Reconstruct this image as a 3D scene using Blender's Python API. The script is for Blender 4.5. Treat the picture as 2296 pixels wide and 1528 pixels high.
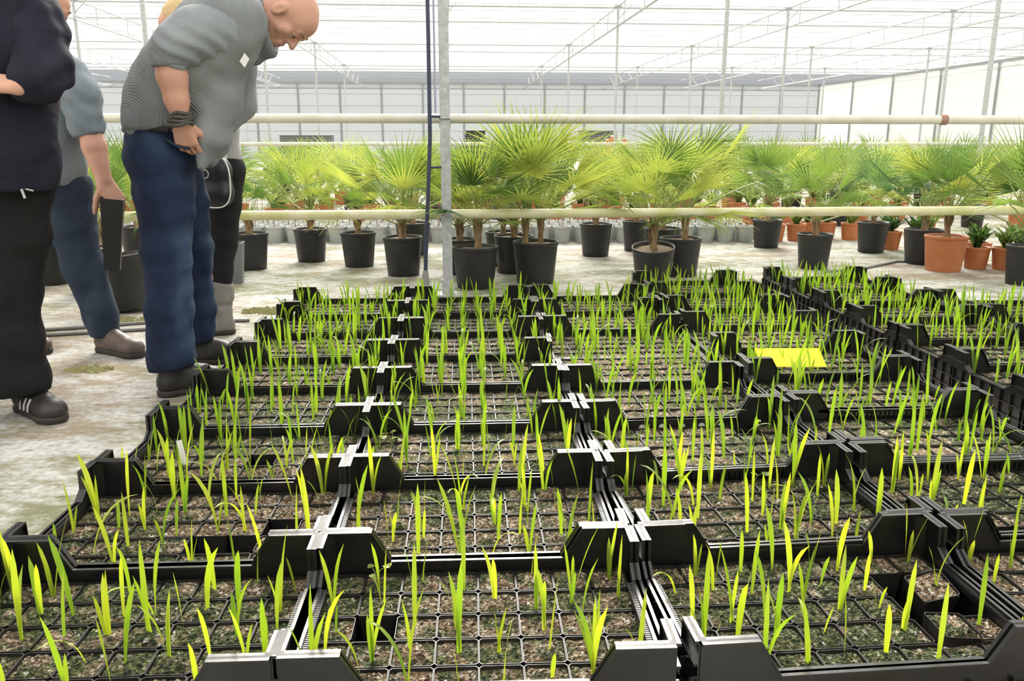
import bpy, math, random
import numpy as np
from mathutils import Vector, Matrix, Euler

# ------------------------------------------------------------------ camera, world, lights, exposure
for o in list(bpy.data.objects):
    bpy.data.objects.remove(o)
scene = bpy.context.scene
C = scene.collection
PW, PH, FPX = 2296.0, 1528.0, 1855.0
PITCH, YAW, CAMH = 0.2365, 0.053, 0.93
cam_d = bpy.data.cameras.new('camera')
cam = bpy.data.objects.new('camera', cam_d)
C.objects.link(cam)
cam_d.sensor_width = 36.0
cam_d.lens = 36.0 * FPX / PW
cam_d.clip_start, cam_d.clip_end = 0.02, 300
cam.location = (0, 0, CAMH)
cam.rotation_euler = (math.pi / 2 - PITCH, 0, -YAW)
scene.camera = cam

world = bpy.data.worlds.new('sky')
scene.world = world
world.use_nodes = True
bg = world.node_tree.nodes['Background']
bg.inputs[0].default_value = (0.93, 0.97, 1.0, 1)
bg.inputs[1].default_value = 0.45

sun_d = bpy.data.lights.new('sun', 'SUN')
sun_d.energy = 18.0
sun_d.angle = math.radians(32)
sun_d.color = (1.0, 0.955, 0.86)
sun = bpy.data.objects.new('sun', sun_d)
C.objects.link(sun)
# light comes from behind the plants, high up and a little from the left
sun.rotation_euler = Vector((0.0, -1.0, -0.74)).to_track_quat('-Z', 'Y').to_euler()

scene.view_settings.view_transform = 'Standard'
scene.view_settings.look = 'None'
scene.view_settings.exposure = 0.12
scene.view_settings.gamma = 1.0
scene.view_settings.use_curve_mapping = False

cy = scene.cycles
cy.max_bounces, cy.diffuse_bounces, cy.glossy_bounces, cy.transmission_bounces, cy.transparent_max_bounces = 6, 3, 2, 3, 6
cy.caustics_reflective = cy.caustics_refractive = False

# ------------------------------------------------------------------ helpers
random.seed(7)
RNG = np.random.default_rng(7)
PI = math.pi
R_ = math.radians
_f = Vector((math.sin(YAW) * math.cos(PITCH), math.cos(YAW) * math.cos(PITCH), -math.sin(PITCH)))
_r = Vector((math.cos(YAW), -math.sin(YAW), 0))
_d = _f.cross(_r)


def at(u, v, Y):
    """a point of the place, from its direction in the photograph and its distance Y"""
    d = _r * ((u - PW / 2) / FPX) + _d * ((v - PH / 2) / FPX) + _f
    return Vector((0, 0, CAMH)) + d * (Y / d.y)


def ground(u, v, z=0.0):
    d = _r * ((u - PW / 2) / FPX) + _d * ((v - PH / 2) / FPX) + _f
    return Vector((0, 0, CAMH)) + d * ((z - CAMH) / d.z)


def project(p):
    q = Vector(p) - Vector((0, 0, CAMH))
    z = q.dot(_f)
    return PW / 2 + FPX * q.dot(_r) / z, PH / 2 + FPX * q.dot(_d) / z, z


def tag(o, label=None, cat=None, group=None, kind=None):
    if label: o['label'] = label
    if cat: o['category'] = cat
    if group: o['group'] = group
    if kind: o['kind'] = kind
    return o


def empty(name, loc=(0, 0, 0), rz=0.0, parent=None):
    o = bpy.data.objects.new(name, None)
    o.empty_display_size = 0.05
    C.objects.link(o)
    o.location = loc
    o.rotation_euler = (0, 0, rz)
    o.parent = parent
    return o


def inst(name, mesh, parent=None, loc=None, rot=None, scale=None):
    o = bpy.data.objects.new(name, mesh)
    C.objects.link(o)
    o.parent = parent
    if loc is not None: o.location = loc
    if rot is not None: o.rotation_euler = rot
    if scale is not None: o.scale = scale if hasattr(scale, '__len__') else (scale,) * 3
    return o


def np_mesh(name, V, Fq, mats, mi=None, smooth=False):
    """mesh from numpy verts and a list/array of faces (tris or quads)"""
    me = bpy.data.meshes.new(name)
    if isinstance(Fq, np.ndarray):
        nf, k = Fq.shape
        me.vertices.add(len(V)); me.vertices.foreach_set('co', np.asarray(V, np.float32).ravel())
        me.loops.add(nf * k); me.loops.foreach_set('vertex_index', Fq.astype(np.int32).ravel())
        me.polygons.add(nf)
        me.polygons.foreach_set('loop_start', np.arange(0, nf * k, k, dtype=np.int32))
        me.update(calc_edges=True)
    else:
        me.from_pydata([tuple(map(float, v)) for v in V], [], Fq)
    for m in (mats if isinstance(mats, (list, tuple)) else [mats]):
        me.materials.append(m)
    if mi is not None:
        me.polygons.foreach_set('material_index', np.asarray(mi, np.int32))
    if smooth:
        me.polygons.foreach_set('use_smooth', np.ones(len(me.polygons), bool))
    me.update()
    return me


class MB:
    """collects simple shapes into one mesh"""
    def __init__(s):
        s.v, s.f, s.m, s.sm = [], [], [], []

    def add(s, V, F, mi=0, smooth=False):
        n = len(s.v)
        s.v += [tuple(p) for p in V]
        s.f += [tuple(i + n for i in f) for f in F]
        s.m += [mi] * len(F)
        s.sm += [smooth] * len(F)

    def box(s, x0, x1, y0, y1, z0, z1, mi=0, M=None):
        V = [Vector(p) for p in ((x0, y0, z0), (x1, y0, z0), (x1, y1, z0), (x0, y1, z0), (x0, y0, z1), (x1, y0, z1), (x1, y1, z1), (x0, y1, z1))]
        if M is not None: V = [M @ p for p in V]
        s.add(V, [(0, 3, 2, 1), (4, 5, 6, 7), (0, 1, 5, 4), (1, 2, 6, 5), (2, 3, 7, 6), (3, 0, 4, 7)], mi)

    def prism(s, prof, ax, a0, a1, mi=0):
        """extrude a closed 2-D profile; ax 'y': profile in (x,z); ax 'x': profile in (y,z)"""
        n = len(prof)
        def P(p, a): return (p[0], a, p[1]) if ax == 'y' else (a, p[0], p[1])
        V = [P(p, a0) for p in prof] + [P(p, a1) for p in prof]
        F = [tuple(range(n)), tuple(range(2 * n - 1, n - 1, -1))]
        F += [(i, i + n, (i + 1) % n + n, (i + 1) % n) for i in range(n)]
        if ax == 'x':
            F = [tuple(reversed(f)) for f in F]
        s.add(V, F, mi)

    def lathe(s, prof, n=20, mi=0, smooth=True, c=(0, 0, 0)):
        V, F = [], []
        for r, z in prof:
            for i in range(n):
                a = 2 * PI * i / n
                V.append((c[0] + r * math.cos(a), c[1] + r * math.sin(a), c[2] + z))
        for k in range(len(prof) - 1):
            for i in range(n):
                j = (i + 1) % n
                F.append((k * n + i, k * n + j, (k + 1) * n + j, (k + 1) * n + i))
        s.add(V, F, mi, smooth)

    def tube(s, pts, r, n=8, mi=0, cap=True, smooth=True):
        pts = [Vector(p) for p in pts]
        rr = r if hasattr(r, '__len__') else [r] * len(pts)
        V, F = [], []
        ref = None
        for i, p in enumerate(pts):
            t = (pts[min(i + 1, len(pts) - 1)] - pts[max(i - 1, 0)]).normalized()
            if ref is None:
                ref = Vector((0, 0, 1)) if abs(t.z) < 0.9 else Vector((1, 0, 0))
            a = t.cross(ref).normalized(); b = t.cross(a).normalized()
            ref = a.cross(t)
            for k in range(n):
                q = 2 * PI * k / n
                V.append(p + (a * math.cos(q) + b * math.sin(q)) * rr[i])
        for i in range(len(pts) - 1):
            for k in range(n):
                j = (k + 1) % n
                F.append((i * n + k, i * n + j, (i + 1) * n + j, (i + 1) * n + k))
        s.add(V, F, mi, smooth)
        if cap:
            e = len(V) - n
            s.add(V[:n], [tuple(range(n - 1, -1, -1))], mi)
            s.add(V[e:], [tuple(range(n))], mi)

    def mesh(s, name, mats):
        me = bpy.data.meshes.new(name)
        me.from_pydata([tuple(p) for p in s.v], [], s.f)
        for m in (mats if isinstance(mats, (list, tuple)) else [mats]): me.materials.append(m)
        me.polygons.foreach_set('material_index', np.asarray(s.m, np.int32))
        me.polygons.foreach_set('use_smooth', np.asarray(s.sm, bool))
        me.update()
        return me

    def build(s, name, mats, parent=None, **kw):
        return inst(name, s.mesh(name, mats), parent, **kw)


# ------------------------------------------------------------------ materials
def new_mat(name):
    m = bpy.data.materials.new(name)
    m.use_nodes = True
    nt = m.node_tree
    return m, nt, nt.nodes['Principled BSDF']


def nd(nt, typ, **kw):
    n = nt.nodes.new(typ)
    for k, v in kw.items():
        if k.startswith('i_'):
            key = k[2:]
            n.inputs[int(key) if key.isdigit() else key.replace('_', ' ')].default_value = v
        else:
            setattr(n, k, v)
    return n


def ramp(nt, src, stops):
    r = nt.nodes.new('ShaderNodeValToRGB')
    e = r.color_ramp.elements
    while len(e) < len(stops): e.new(0.5)
    for el, (p, c) in zip(e, stops):
        el.position = p
        el.color = (c[0], c[1], c[2], 1) if hasattr(c, '__len__') else (c, c, c, 1)
    nt.links.new(src, r.inputs[0])
    return r.outputs[0]


def coords(nt, world_space=False, scale=(1, 1, 1)):
    if world_space:
        src = nd(nt, 'ShaderNodeNewGeometry').outputs['Position']
    else:
        src = nd(nt, 'ShaderNodeTexCoord').outputs['Object']
    mp = nd(nt, 'ShaderNodeMapping')
    mp.inputs['Scale'].default_value = scale
    nt.links.new(src, mp.inputs[0])
    return mp.outputs[0]


def simple(name, col, rough=0.5, col2=None, nscale=20.0, bump=0.0, bscale=60.0, spec=0.5, metal=0.0, world_space=False, stretch=(1, 1, 1), trans=0.0, tcol=None):
    m, nt, b = new_mat(name)
    b.inputs['Base Color'].default_value = (*col, 1)
    b.inputs['Roughness'].default_value = rough
    b.inputs['Specular IOR Level'].default_value = spec
    b.inputs['Metallic'].default_value = metal
    co = coords(nt, world_space, stretch)
    cs = None
    if col2 is not None:
        n = nd(nt, 'ShaderNodeTexNoise', i_Scale=nscale, i_Detail=4.0)
        nt.links.new(co, n.inputs['Vector'])
        cs = ramp(nt, n.outputs[0], [(0.35, col), (0.65, col2)])
        nt.links.new(cs, b.inputs['Base Color'])
    if bump:
        n = nd(nt, 'ShaderNodeTexNoise', i_Scale=bscale, i_Detail=3.0)
        nt.links.new(co, n.inputs['Vector'])
        bp = nd(nt, 'ShaderNodeBump', i_Strength=bump, i_Distance=0.004)
        nt.links.new(n.outputs[0], bp.inputs['Height'])
        nt.links.new(bp.outputs[0], b.inputs['Normal'])
    if trans:
        t = nd(nt, 'ShaderNodeBsdfTranslucent')
        t.inputs[0].default_value = (*(tcol or col), 1)
        mx = nd(nt, 'ShaderNodeMixShader', i_0=trans)
        nt.links.new(b.outputs[0], mx.inputs[1]); nt.links.new(t.outputs[0], mx.inputs[2])
        nt.links.new(mx.outputs[0], nt.nodes['Material Output'].inputs[0])
    return m


def film(name, col, clear, rough=0.6):
    """white greenhouse sheeting: part of the light passes straight, the rest is scattered through"""
    m, nt, b = new_mat(name)
    nt.nodes.remove(b)
    tr = nd(nt, 'ShaderNodeBsdfTransparent'); tr.inputs[0].default_value = (1, 1, 1, 1)
    tl = nd(nt, 'ShaderNodeBsdfTranslucent'); tl.inputs[0].default_value = (*col, 1)
    df = nd(nt, 'ShaderNodeBsdfDiffuse'); df.inputs[0].default_value = (*col, 1)
    a = nd(nt, 'ShaderNodeMixShader', i_0=0.35)
    nt.links.new(tl.outputs[0], a.inputs[1]); nt.links.new(df.outputs[0], a.inputs[2])
    x = nd(nt, 'ShaderNodeMixShader', i_0=1 - clear)
    nt.links.new(tr.outputs[0], x.inputs[1]); nt.links.new(a.outputs[0], x.inputs[2])
    nt.links.new(x.outputs[0], nt.nodes['Material Output'].inputs[0])
    return m


M = {}
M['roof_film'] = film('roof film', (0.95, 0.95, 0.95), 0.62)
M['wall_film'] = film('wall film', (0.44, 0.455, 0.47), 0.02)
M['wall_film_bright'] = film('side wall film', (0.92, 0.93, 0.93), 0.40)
M['steel'] = simple('galvanised steel', (0.55, 0.57, 0.58), 0.45, (0.40, 0.42, 0.43), 30, 0.05, 80, metal=0.3)
M['steel_dark'] = simple('grey steel', (0.30, 0.32, 0.33), 0.5, metal=0.3)
M['wire'] = simple('screen wire', (0.42, 0.44, 0.45), 0.5)
M['pipe'] = simple('cream painted pipe', (0.72, 0.70, 0.62), 0.38, (0.62, 0.60, 0.50), 9, 0.03, 50)
M['pipe_algae'] = simple('algae pipe', (0.72, 0.68, 0.50), 0.38, (0.50, 0.50, 0.20), 6, 0.03, 50)
M['crate'] = simple('black crate plastic', (0.006, 0.006, 0.007), 0.30, (0.010, 0.010, 0.011), 25, 0.05, 90, spec=0.62)
M['pot'] = simple('thin black pot plastic', (0.010, 0.010, 0.010), 0.42, (0.022, 0.020, 0.018), 40, spec=0.5)
M['black_pot'] = simple('black container plastic', (0.014, 0.014, 0.016), 0.46, (0.022, 0.022, 0.023), 8, 0.06, 60)
M['terracotta'] = simple('terracotta plastic', (0.46, 0.15, 0.055), 0.5, (0.54, 0.20, 0.085), 5)
M['grey_pot'] = simple('pale grey pot plastic', (0.46, 0.47, 0.46), 0.5, (0.36, 0.38, 0.37), 6)
M['potting'] = simple('potting mix', (0.10, 0.062, 0.04), 0.9, (0.20, 0.14, 0.09), 60, 0.8, 80)
M['bark'] = simple('fibrous palm trunk', (0.17, 0.095, 0.05), 0.85, (0.33, 0.23, 0.13), 30, 0.9, 40, stretch=(2, 2, 0.4))
M['petiole'] = simple('palm stalk', (0.30, 0.38, 0.10), 0.5, (0.42, 0.44, 0.16), 8, trans=0.25)
M['twig'] = simple('brown twig', (0.20, 0.10, 0.07), 0.7)
M['moss_clump'] = simple('dry moss crumbs', (0.25, 0.22, 0.10), 0.95, (0.35, 0.36, 0.16), 60)
M['yellow'] = simple('yellow sticky card', (0.92, 0.80, 0.02), 0.45, trans=0.35, tcol=(0.95, 0.82, 0.02))
M['white_plastic'] = simple('white plastic', (0.80, 0.80, 0.78), 0.4)
M['hose'] = simple('dark blue hose', (0.035, 0.045, 0.085), 0.35)
M['hose_grey'] = simple('grey hose', (0.25, 0.25, 0.24), 0.5)
M['red'] = simple('red plastic', (0.62, 0.06, 0.05), 0.45)
M['greytray'] = simple('grey tray plastic', (0.16, 0.17, 0.18), 0.5)


def leaf_mat(name, c1, c2, trans=0.45, tc=None, wscale=3.0):
    m, nt, b = new_mat(name)
    oi = nd(nt, 'ShaderNodeObjectInfo')
    co = coords(nt, True)
    n = nd(nt, 'ShaderNodeTexNoise', i_Scale=wscale, i_Detail=2.0)
    nt.links.new(co, n.inputs['Vector'])
    ad = nd(nt, 'ShaderNodeMath', operation='MULTIPLY_ADD')
    nt.links.new(oi.outputs['Random'], ad.inputs[0]); ad.inputs[1].default_value = 0.6
    mu = nd(nt, 'ShaderNodeMath', operation='MULTIPLY'); nt.links.new(n.outputs[0], mu.inputs[0]); mu.inputs[1].default_value = 0.5
    nt.links.new(mu.outputs[0], ad.inputs[2])
    cs = ramp(nt, ad.outputs[0], [(0.2, c1), (0.8, c2)])
    nt.links.new(cs, b.inputs['Base Color'])
    b.inputs['Roughness'].default_value = 0.42
    t = nd(nt, 'ShaderNodeBsdfTranslucent')
    gm = nd(nt, 'ShaderNodeMix', data_type='RGBA', blend_type='MULTIPLY')
    gm.inputs['Factor'].default_value = 1.0
    nt.links.new(cs, gm.inputs['A']); gm.inputs['B'].default_value = (*(tc or (1.5, 1.45, 0.7)), 1)
    nt.links.new(gm.outputs['Result'], t.inputs[0])
    mx = nd(nt, 'ShaderNodeMixShader', i_0=trans)
    nt.links.new(b.outputs[0], mx.inputs[1]); nt.links.new(t.outputs[0], mx.inputs[2])
    nt.links.new(mx.outputs[0], nt.nodes['Material Output'].inputs[0])
    return m


M['blade'] = leaf_mat('seedling blade', (0.13, 0.27, 0.03), (0.44, 0.53, 0.06), 0.5, (1.6, 1.5, 0.5), 9.0)
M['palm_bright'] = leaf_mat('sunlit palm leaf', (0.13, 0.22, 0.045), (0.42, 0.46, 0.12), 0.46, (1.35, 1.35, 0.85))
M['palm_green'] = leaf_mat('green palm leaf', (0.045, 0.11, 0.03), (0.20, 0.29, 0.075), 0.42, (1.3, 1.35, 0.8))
M['palm_blue'] = leaf_mat('blue green palm leaf', (0.055, 0.12, 0.055), (0.16, 0.26, 0.11), 0.40, (1.25, 1.35, 0.9))
M['far_leaf'] = leaf_mat('far foliage', (0.12, 0.21, 0.06), (0.36, 0.43, 0.15), 0.45, (1.3, 1.3, 0.9))


def soil_material():
    m, nt, b = new_mat('seedling soil')
    co = coords(nt, True)
    # grains
    v = nd(nt, 'ShaderNodeTexVoronoi', i_Scale=165.0); nt.links.new(co, v.inputs['Vector'])
    wn = nd(nt, 'ShaderNodeTexVoronoi', i_Scale=210.0); nt.links.new(co, wn.inputs['Vector'])
    sep = nd(nt, 'ShaderNodeSeparateColor'); nt.links.new(v.outputs['Color'], sep.inputs[0])
    brown = ramp(nt, sep.outputs[0], [(0.0, (0.055, 0.036, 0.024)), (0.3, (0.22, 0.14, 0.085)), (0.65, (0.42, 0.30, 0.19)), (0.9, (0.62, 0.52, 0.38)), (1.0, (0.88, 0.86, 0.80))])
    moss = ramp(nt, sep.outputs[1], [(0.0, (0.014, 0.026, 0.012)), (0.45, (0.060, 0.085, 0.026)), (0.8, (0.17, 0.19, 0.06)), (0.94, (0.26, 0.24, 0.12)), (1.0, (0.70, 0.68, 0.58))])
    big = nd(nt, 'ShaderNodeTexNoise', i_Scale=2.6, i_Detail=2.0); nt.links.new(co, big.inputs['Vector'])
    mid = nd(nt, 'ShaderNodeTexNoise', i_Scale=26.0, i_Detail=4.0); nt.links.new(co, mid.inputs['Vector'])
    sm = nd(nt, 'ShaderNodeMath', operation='ADD'); nt.links.new(big.outputs[0], sm.inputs[0]); nt.links.new(mid.outputs[0], sm.inputs[1])
    fac = ramp(nt, sm.outputs[0], [(0.0, 0.0), (0.455, 0.0), (0.535, 1.0), (1.0, 1.0)])
    sm2 = nd(nt, 'ShaderNodeMath', operation='MULTIPLY'); nt.links.new(sm.outputs[0], sm2.inputs[0]); sm2.inputs[1].default_value = 0.5
    nt.links.new(sm2.outputs[0], fac.node.inputs[0])
    mx = nd(nt, 'ShaderNodeMix', data_type='RGBA')
    nt.links.new(fac, mx.inputs['Factor']); nt.links.new(brown, mx.inputs['A']); nt.links.new(moss, mx.inputs['B'])
    nt.links.new(mx.outputs['Result'], b.inputs['Base Color'])
    b.inputs['Roughness'].default_value = 0.9
    bp = nd(nt, 'ShaderNodeBump', i_Strength=1.0, i_Distance=0.014)
    nt.links.new(wn.outputs['Distance'], bp.inputs['Height'])
    nt.links.new(bp.outputs[0], b.inputs['Normal'])
    return m


M['soil'] = soil_material()


def floor_material():
    m, nt, b = new_mat('white ground cloth')
    co = coords(nt, True)
    co2 = coords(nt, True, (0.8, 1.5, 1))
    n1 = nd(nt, 'ShaderNodeTexNoise', i_Scale=2.2, i_Detail=6.0, i_Roughness=0.7); nt.links.new(co2, n1.inputs['Vector'])
    n2 = nd(nt, 'ShaderNodeTexNoise', i_Scale=14.0, i_Detail=6.0, i_Roughness=0.75); nt.links.new(co2, n2.inputs['Vector'])
    n3 = nd(nt, 'ShaderNodeTexNoise', i_Scale=45.0, i_Detail=4.0, i_Roughness=0.7); nt.links.new(co, n3.inputs['Vector'])
    n4 = nd(nt, 'ShaderNodeTexNoise', i_Scale=0.8, i_Detail=2.0); nt.links.new(co, n4.inputs['Vector'])
    white = ramp(nt, n3.outputs[0], [(0.3, (0.33, 0.33, 0.315)), (0.6, (0.58, 0.58, 0.565))])
    algae = ramp(nt, n4.outputs[0], [(0.42, (0.17, 0.175, 0.085)), (0.60, (0.29, 0.23, 0.16))])
    a = nd(nt, 'ShaderNodeMath', operation='MULTIPLY_ADD'); nt.links.new(n1.outputs[0], a.inputs[0]); a.inputs[1].default_value = 0.55
    h = nd(nt, 'ShaderNodeMath', operation='MULTIPLY'); nt.links.new(n2.outputs[0], h.inputs[0]); h.inputs[1].default_value = 0.45
    nt.links.new(h.outputs[0], a.inputs[2])
    fac = ramp(nt, a.outputs[0], [(0.445, 0.0), (0.555, 0.90)])
    mx = nd(nt, 'ShaderNodeMix', data_type='RGBA')
    nt.links.new(fac, mx.inputs['Factor']); nt.links.new(white, mx.inputs['A']); nt.links.new(algae, mx.inputs['B'])
    dark = ramp(nt, n2.outputs[0], [(0.60, 0.0), (0.70, 0.85)])
    mx2 = nd(nt, 'ShaderNodeMix', data_type='RGBA')
    nt.links.new(dark, mx2.inputs['Factor']); nt.links.new(mx.outputs['Result'], mx2.inputs['A']); mx2.inputs['B'].default_value = (0.10, 0.10, 0.055, 1)
    nt.links.new(mx2.outputs['Result'], b.inputs['Base Color'])
    b.inputs['Roughness'].default_value = 0.8
    b.inputs['Specular IOR Level'].default_value = 0.12
    ad = nd(nt, 'ShaderNodeMath', operation='ADD'); nt.links.new(n2.outputs[0], ad.inputs[0]); nt.links.new(n3.outputs[0], ad.inputs[1])
    bp = nd(nt, 'ShaderNodeBump', i_Strength=0.55, i_Distance=0.02)
    nt.links.new(ad.outputs[0], bp.inputs['Height'])
    nt.links.new(bp.outputs[0], b.inputs['Normal'])
    return m


M['floor'] = floor_material()


def knit(name, c1, c2, rib_scale, axis, strength=0.8, fine=True):
    """knitted cloth: ribs run across the given local axis"""
    m, nt, b = new_mat(name)
    co = coords(nt, False)
    w = nd(nt, 'ShaderNodeTexWave', i_Scale=rib_scale, i_Distortion=0.6, i_Detail=1.0)
    w.wave_type = 'BANDS'; w.bands_direction = axis
    nt.links.new(co, w.inputs['Vector'])
    n = nd(nt, 'ShaderNodeTexNoise', i_Scale=7.0, i_Detail=3.0); nt.links.new(co, n.inputs['Vector'])
    f = nd(nt, 'ShaderNodeTexNoise', i_Scale=260.0, i_Detail=2.0); nt.links.new(co, f.inputs['Vector'])
    cs = ramp(nt, n.outputs[0], [(0.35, c1), (0.65, c2)])
    nt.links.new(cs, b.inputs['Base Color'])
    b.inputs['Roughness'].default_value = 0.95
    b.inputs['Specular IOR Level'].default_value = 0.2
    ad = nd(nt, 'ShaderNodeMath', operation='MULTIPLY_ADD'); nt.links.new(f.outputs[0], ad.inputs[0]); ad.inputs[1].default_value = 0.4
    nt.links.new(w.outputs[0], ad.inputs[2])
    bp = nd(nt, 'ShaderNodeBump', i_Strength=strength, i_Distance=0.006)
    nt.links.new(ad.outputs[0], bp.inputs['Height'])
    nt.links.new(bp.outputs[0], b.inputs['Normal'])
    return m


M['knit_grey'] = knit('grey knit', (0.22, 0.24, 0.255), (0.28, 0.30, 0.31), 58.0, 'DIAGONAL', 0.45)
M['knit_rib'] = knit('ribbed grey knit', (0.24, 0.26, 0.28), (0.29, 0.31, 0.33), 48.0, 'X', 0.8)
M['knit_sleeve'] = knit('smooth grey knit', (0.24, 0.265, 0.285), (0.29, 0.315, 0.335), 60.0, 'Z', 0.25)
M['knit_blue'] = knit('blue grey sweater', (0.17, 0.205, 0.235), (0.22, 0.26, 0.29), 50.0, 'X', 0.25)
M['knit_pale'] = knit('pale grey jacket', (0.33, 0.33, 0.35), (0.42, 0.42, 0.43), 50.0, 'X', 0.25)


def denim(name, c1, c2, c3):
    m, nt, b = new_mat(name)
    co = coords(nt, False)
    cos = coords(nt, False, (1, 1, 0.35))
    n = nd(nt, 'ShaderNodeTexNoise', i_Scale=5.0, i_Detail=3.0, i_Distortion=0.6); nt.links.new(cos, n.inputs['Vector'])
    k = nd(nt, 'ShaderNodeTexNoise', i_Scale=9.0, i_Detail=2.0, i_Distortion=0.5); nt.links.new(coords(nt, False, (0.8, 0.8, 1.2)), k.inputs['Vector'])
    f = nd(nt, 'ShaderNodeTexNoise', i_Scale=350.0, i_Detail=1.0); nt.links.new(co, f.inputs['Vector'])
    cs = ramp(nt, n.outputs[0], [(0.32, c1), (0.55, c2), (0.75, c3)])
    nt.links.new(cs, b.inputs['Base Color'])
    b.inputs['Roughness'].default_value = 0.85
    b.inputs['Specular IOR Level'].default_value = 0.25
    ad = nd(nt, 'ShaderNodeMath', operation='MULTIPLY_ADD'); nt.links.new(f.outputs[0], ad.inputs[0]); ad.inputs[1].default_value = 0.08
    nt.links.new(k.outputs[0], ad.inputs[2])
    bp = nd(nt, 'ShaderNodeBump', i_Strength=0.6, i_Distance=0.03)
    nt.links.new(ad.outputs[0], bp.inputs['Height']); nt.links.new(bp.outputs[0], b.inputs['Normal'])
    return m


M['denim'] = denim('blue denim', (0.009, 0.014, 0.036), (0.014, 0.027, 0.064), (0.050, 0.088, 0.155))
M['denim_grey'] = denim('dull blue denim', (0.020, 0.028, 0.052), (0.028, 0.042, 0.070), (0.055, 0.075, 0.11))
M['black_cloth'] = denim('black trousers', (0.008, 0.008, 0.009), (0.012, 0.012, 0.013), (0.018, 0.018, 0.018))
M['dark_cloth'] = denim('charcoal trousers', (0.012, 0.012, 0.014), (0.016, 0.016, 0.018), (0.022, 0.022, 0.024))
M['navy_jacket'] = denim('navy jacket cloth', (0.012, 0.012, 0.022), (0.017, 0.016, 0.03), (0.026, 0.024, 0.04))
M['skin'] = simple('skin', (0.55, 0.295, 0.215), 0.5, (0.62, 0.34, 0.25), 14, 0.12, 120, spec=0.4)
M['skin_arm'] = simple('tanned skin', (0.50, 0.29, 0.18), 0.5, (0.58, 0.35, 0.23), 12, 0.12, 120, spec=0.4)
M['lip'] = simple('lip skin', (0.50, 0.22, 0.18), 0.45)
M['eye_white'] = simple('eye', (0.40, 0.34, 0.30), 0.4)
M['eye_dark'] = simple('iris', (0.05, 0.04, 0.035), 0.2)
M['hair_grey'] = simple('grey hair', (0.42, 0.39, 0.36), 0.7, (0.30, 0.27, 0.25), 60, 0.6, 90)
M['hair_blond'] = simple('blond hair', (0.52, 0.36, 0.17), 0.6, (0.62, 0.46, 0.25), 50, 0.6, 90)
M['stubble'] = simple('shaved scalp', (0.42, 0.26, 0.20), 0.6, (0.50, 0.30, 0.23), 30)
M['brow'] = simple('eyebrow hair', (0.22, 0.13, 0.09), 0.8)
M['shoe_brown'] = simple('brown leather', (0.085, 0.06, 0.05), 0.5, (0.12, 0.085, 0.07), 12, 0.3, 50)
M['shoe_black'] = simple('black leather', (0.014, 0.013, 0.013), 0.5, (0.03, 0.027, 0.025), 12, 0.3, 50)
M['sole'] = simple('rubber sole', (0.035, 0.028, 0.024), 0.7)
M['lace'] = simple('shoe lace', (0.10, 0.08, 0.07), 0.8)
M['stripe'] = simple('pale grey stripe', (0.55, 0.55, 0.55), 0.5)
M['boot'] = simple('grey boot suede', (0.20, 0.185, 0.17), 0.9, (0.27, 0.25, 0.23), 16, 0.3, 60)
M['bag'] = simple('black nylon', (0.014, 0.013, 0.017), 0.4, (0.025, 0.022, 0.03), 9, 0.2, 30)
M['bracelet'] = simple('woven black bracelet', (0.03, 0.027, 0.027), 0.6, (0.10, 0.09, 0.085), 160, 0.8, 160)
M['button'] = simple('grey button', (0.17, 0.17, 0.17), 0.35)
M['belt'] = simple('dark belt', (0.015, 0.014, 0.016), 0.5)
M['thread'] = simple('pale stitching', (0.45, 0.36, 0.38), 0.8)

# ------------------------------------------------------------------ the greenhouse
GA, GX, GY, GZ = 0.0257, 4.6, 8.9, 4.4
GO = Vector((-0.128, 5.08, 0))
ca, sa = math.cos(GA), math.sin(GA)


def gh(x, y, z=0.0):
    return Vector((GO.x + x * ca - y * sa, GO.y + x * sa + y * ca, z))


YB = 5 * GY            # back wall, in greenhouse metres beyond the front post
ZW = 4.16              # wall height
XR = 22.2              # where the right wall meets the back wall
XL = -34.0
mb = MB()
fl = [(-40, -20, 0), (40, -20, 0), (40, 58, 0), (-40, 58, 0)]
mb.add(fl, [(0, 1, 2, 3)])
floor = tag(mb.build('floor', M['floor']), 'white woven ground cloth stained with moss and dirt', 'floor', kind='structure')

# roof sheeting
mb = MB()
mb.box(XL, 36, -22, YB + 0.5, GZ + 0.42, GZ + 0.43)
roof = tag(mb.build('ceiling', M['roof_film'], loc=(GO.x, GO.y, 0), rot=(0, 0, GA)), 'bright white translucent greenhouse roof sheeting over wires', 'ceiling', kind='structure')
rframe = tag(empty('trim_1', (GO.x, GO.y, 0), GA), 'steel roof trusses, purlins and screen wires under the roof', 'roof frame', kind='structure')
# screen wires across the house
y = -1.2
k = 0
wire_m = None
mb = MB(); mb.tube([(XL, 0, 0), (36, 0, 0)], 0.008, 4)
wire_m = mb.mesh('roof_wire', M['wire'])
mb = MB(); mb.tube([(XL, 0, 0), (36, 0, 0)], 0.026, 6)
purlin_m = mb.mesh('roof_purlin', M['steel'])
nw = 37
for i in range(nw):
    yy = -GY * 0.3 + i * (GY / 7.0)
    if yy > YB - 0.3: break
    inst('roof_wire', wire_m, rframe, (0, yy, GZ - 0.02 + 0.012 * (i % 3)))
for j in range(0, 5):
    inst('roof_purlin', purlin_m, rframe, (0, j * GY, GZ - 0.06))
    inst('roof_purlin', purlin_m, rframe, (0, j * GY + GY * 0.5, GZ + 0.14))
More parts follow.
